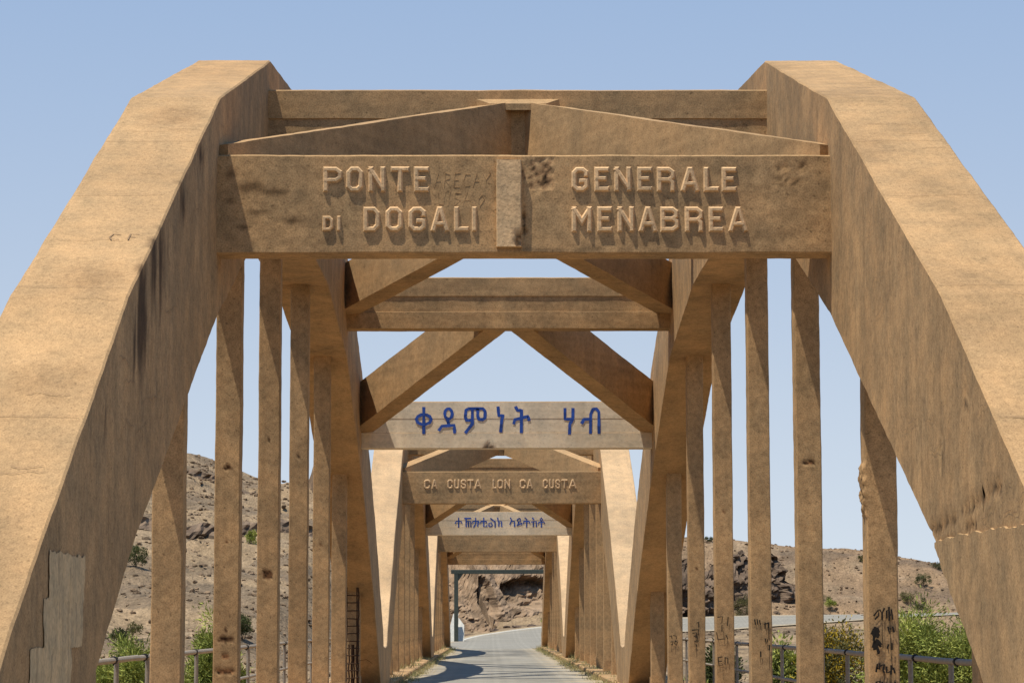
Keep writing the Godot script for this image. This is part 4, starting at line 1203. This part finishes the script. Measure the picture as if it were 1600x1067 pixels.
func _ready() -> void:
	# camera
	var cam := Camera3D.new()
	cam.name = "camera"
	add_child(cam)
	cam.position = Vector3(-0.296, 1.5, 0)
	cam.rotation_degrees = Vector3(6.28, -0.48, -0.1)
	cam.fov = rad_to_deg(2.0 * atan(533.5 / 4000.0))
	cam.near = 0.1; cam.far = 6000.0
	cam.current = true
	# sky and sun
	var env := Environment.new()
	var sky := Sky.new()
	var sm := ProceduralSkyMaterial.new()
	sm.sky_top_color = Color(0.33, 0.545, 0.79)
	sm.sky_horizon_color = Color(0.845, 0.885, 0.92)
	sm.sky_curve = 0.19
	sm.ground_bottom_color = Color(0.42, 0.34, 0.25)
	sm.ground_horizon_color = Color(0.62, 0.57, 0.5)
	sm.ground_curve = 0.05
	sm.sun_angle_max = 2.0
	sm.sky_energy_multiplier = 0.95
	sky.sky_material = sm
	env.background_mode = Environment.BG_SKY
	env.sky = sky
	env.tonemap_mode = Environment.TONE_MAPPER_LINEAR
	env.tonemap_exposure = 1.15
	env.sdfgi_enabled = true; env.ssao_enabled = true; env.ssil_enabled = true
	var we := WorldEnvironment.new()
	we.name = "world_environment"
	we.environment = env
	add_child(we)
	var sun := DirectionalLight3D.new()
	sun.name = "sun"
	add_child(sun)
	var towards := Vector3(-0.265, 1.0, 0.155)
	sun.look_at_from_position(towards * 100.0, Vector3.ZERO, Vector3.FORWARD)
	sun.light_energy = 1.6
	sun.light_angular_distance = 0.5
	sun.light_color = Color(1.0, 0.98, 0.935)
	sun.shadow_enabled = true

	rng.seed = 4
	nz.noise_type = FastNoiseLite.TYPE_SIMPLEX_SMOOTH; nz.frequency = 0.1; nz.fractal_octaves = 3; nz.seed = 21
	nf.noise_type = FastNoiseLite.TYPE_SIMPLEX_SMOOTH; nf.frequency = 0.5; nf.fractal_octaves = 3; nf.seed = 33
	ncell.noise_type = FastNoiseLite.TYPE_CELLULAR; ncell.frequency = 0.1; ncell.cellular_return_type = FastNoiseLite.RETURN_CELL_VALUE; ncell.fractal_type = FastNoiseLite.FRACTAL_NONE; ncell.seed = 8
	make_materials()
	fine_road()
	set_marks()
	# setting
	terrain()
	road()
	span(0, "nearest ochre concrete arch bridge span with two lines of raised title letters")
	span(1, "middle concrete bridge span with one line of raised letters on its front beam")
	span(2, "farthest small looking concrete bridge span with no lettering, before the steel gantry")
	railing(-1.0, "grey pipe railing along the left edge of the bridge, before the rubble hillside")
	railing(1.0, "grey pipe railing along the right edge of the bridge, before the green bushes")
	gantry()
	outcrop("rock_outcrop", "brown fissured rock cut with a dark hollow behind the steel gantry", Vector2(-17.0, 258.0), Vector2(16.5, 270.0), 9.0, 9.5, 1.35, Color(0.68, 0.46, 0.285), [[23.2, 2.6, 2.6, 1.4, 3.2], [18.4, 3.0, 0.6, 1.8, 1.6], [14.0, 2.2, 0.5, 1.3, 1.2]], 0.22, 0.42, 12.0)
	outcrop("rock_outcrop", "dark jagged rock outcrop above the road on the right hill", Vector2(16.0, 268.0), Vector2(36.0, 283.0), 7.6, 6.2, 0.6, Color(0.42, 0.29, 0.195), [[7.0, 2.6, 1.2, 2.2, 2.0], [13.0, 2.5, 1.6, 2.0, 2.0], [19.0, 2.4, 1.6, 2.0, 1.6]], 0.22, 0.9, 40.0)
	outcrop("rock_outcrop", "low grey rock ledge crossing the left hillside at mid height", Vector2(-44.0, 214.0), Vector2(-10.0, 220.0), 1.6, 1.4, 0.75, Color(0.42, 0.29, 0.19), [], 0.33, 0.7, 60.0)
	outcrop("rock_outcrop", "small broken rock ledge near the top of the left hillside", Vector2(-46.0, 262.0), Vector2(-22.0, 266.0), 1.3, 1.0, 0.8, Color(0.42, 0.29, 0.19), [], 0.33, 0.7, 90.0)
	rubble(15000, 71, func(r): return Vector2(r.randf_range(-62.0, -6.0), r.randf_range(128.0, 300.0)), 0.05, 0.3, Color(0.50, 0.34, 0.205), "hillside_rubble", "loose brown stones scattered over the left hillside")
	rubble(3600, 72, func(r): return Vector2(r.randf_range(8.0, 75.0), r.randf_range(268.0, 302.0)), 0.05, 0.26, Color(0.42, 0.27, 0.16), "hillside_rubble", "loose reddish stones scattered over the right hillside")
	rubble(900, 73, func(r): return Vector2(r.randf_range(-12.0, 14.0), r.randf_range(244.0, 262.0)), 0.07, 0.55, Color(0.3, 0.21, 0.15), "hillside_rubble", "fallen stones at the foot of the rock cut behind the gantry")
	rubble(700, 74, func(r): return Vector2(r.randf_range(9.0, 40.0), r.randf_range(200.0, 250.0)), 0.05, 0.3, Color(0.34, 0.24, 0.15), "hillside_rubble", "pale stones on the bank below the road bend on the right")
	# plants
	var g1 := "feathery green bushes beside the bridge"
	var far := Vector2(0.16, 0.03)
	bush("bush", "feathery bright green bush behind the left railing, nearest the big rib", on(-10.8, 76.0), 2.16, Vector3(1.38, 2.48, 1.38), 68708, far, FG, 0.3, 1, g1)
	bush("bush", "feathery bright green bush behind the left railing between the first two hangers", on(-8.7, 78.0), 2.38, Vector3(0.90, 2.41, 1.03), 58137, far, FG, 0.3, 2, g1)
	bush("bush", "tall feathery green bush behind the right railing beside the graffiti hanger", on(12.1, 74.0), 2.59, Vector3(1.50, 2.77, 1.49), 79278, far, FG, 0.3, 3, g1)
	bush("bush", "tall feathery green bush at far right, partly behind the big right rib", on(13.9, 73.0), 2.66, Vector3(1.80, 2.85, 1.72), 84564, far, FG, 0.3, 4, g1)
	bush("flowering_bush", "yellow flowering bush left of the graffiti hanger, behind the right railing", on(11.5, 88.0), 2.45, Vector3(1.35, 2.45, 1.4), 21000, Vector2(0.13, 0.05), OL, 0.3, 5, "", Color(0.40, 0.27, 0.02, 0.7))
	bush("bush", "bright green bush low behind the farthest right hangers", on(6.9, 92.0), 1.87, Vector3(1.20, 2.36, 1.38), 42282, far, FG, 0.3, 6, g1)
	bush("bush", "dark green bush seen in the gap beside the third right hanger", on(8.4, 98.0), 2.3, Vector3(0.8, 2.3, 1.0), 11000, Vector2(0.2, 0.07), DG, 0.25, 7, g1)
	bush("bush", "olive green bush behind the right railing next to the yellow one", on(10.1, 92.0), 2.2, Vector3(0.8, 2.2, 1.0), 11000, Vector2(0.2, 0.07), [DG[0], FG[1]], 0.25, 8, g1)
	grass()
	shrubs()

const FG := [Color(0.17, 0.205, 0.04), Color(0.42, 0.43, 0.10)]
const DG := [Color(0.055, 0.065, 0.024), Color(0.13, 0.14, 0.05)]
const OL := [Color(0.09, 0.085, 0.03), Color(0.19, 0.165, 0.06)]
func shrubs() -> void:
	var g := "shrubs on the dry hillsides"
	var lf := Vector2(0.13, 0.045)
	# x, distance, half width, height, colours, leaves, label
	var list := [
		[-25.7, 184.0, 0.95, 1.5, DG, 2600, "round dark green shrub on the left hillside beside the big rib"],
		[-19.7, 207.5, 0.55, 1.1, FG, 1800, "small bright green shrub on the left hillside between two hangers"],
		[-14.9, 151.5, 0.75, 1.5, DG, 2400, "dark green shrub low on the left hillside just above the railing"],
		[-21.9, 150.0, 0.7, 1.0, DG, 1800, "dull green shrub at the bottom left, above the bright bush"],
		[-21.6, 154.0, 0.5, 1.3, OL, 700, "thin leafless looking shrub at the bottom left near the big rib"],
		[-12.9, 168.0, 0.4, 1.2, OL, 900, "olive shrub in the narrow gap between the far left hangers"],
		[27.0, 275.5, 1.6, 3.4, OL, 4200, "large olive shrub against the dark rock outcrop on the right"],
		[48.5, 289.0, 0.85, 1.6, DG, 1800, "round grey green shrub standing alone on the right hill"],
		[45.8, 283.5, 1.1, 1.5, OL, 1900, "wide olive shrub on the right hill below the round one"],
		[46.8, 282.0, 0.8, 1.3, DG, 1500, "dark low shrub on the right hill just above the road"],
		[36.7, 279.5, 0.75, 1.3, FG, 1700, "bright green shrub beside the road left of the graffiti hanger"],
		[51.1, 295.0, 0.7, 0.8, DG, 900, "small shrub on the skyline at the end of the right hill"],
		[25.1, 298.5, 0.5, 0.7, DG, 700, "tiny shrub on the skyline above the dark rock outcrop"],
		[42.1, 292.5, 0.7, 0.8, OL, 900, "flat shrub high on the right hill left of the graffiti hanger"],
		[5.3, 258.5, 0.6, 1.9, FG, 1700, "green shrub at the right end of the road cut behind the gantry"],
		[44.4, 291.0, 0.5, 0.6, OL, 600, "small dry shrub near the skyline right of the graffiti hanger"],
		[35.8, 281.5, 1.3, 0.5, OL, 1200, "low spreading shrub on the right hill beside the rock outcrop"]]
	var k := 40
	for q in list:
		bush("shrub", q[6], on(q[0], q[1]), q[3] * 0.5, Vector3(q[2], q[3] * 0.5, q[2]), q[5], lf, q[4], 0.3, k, g)
		k += 1
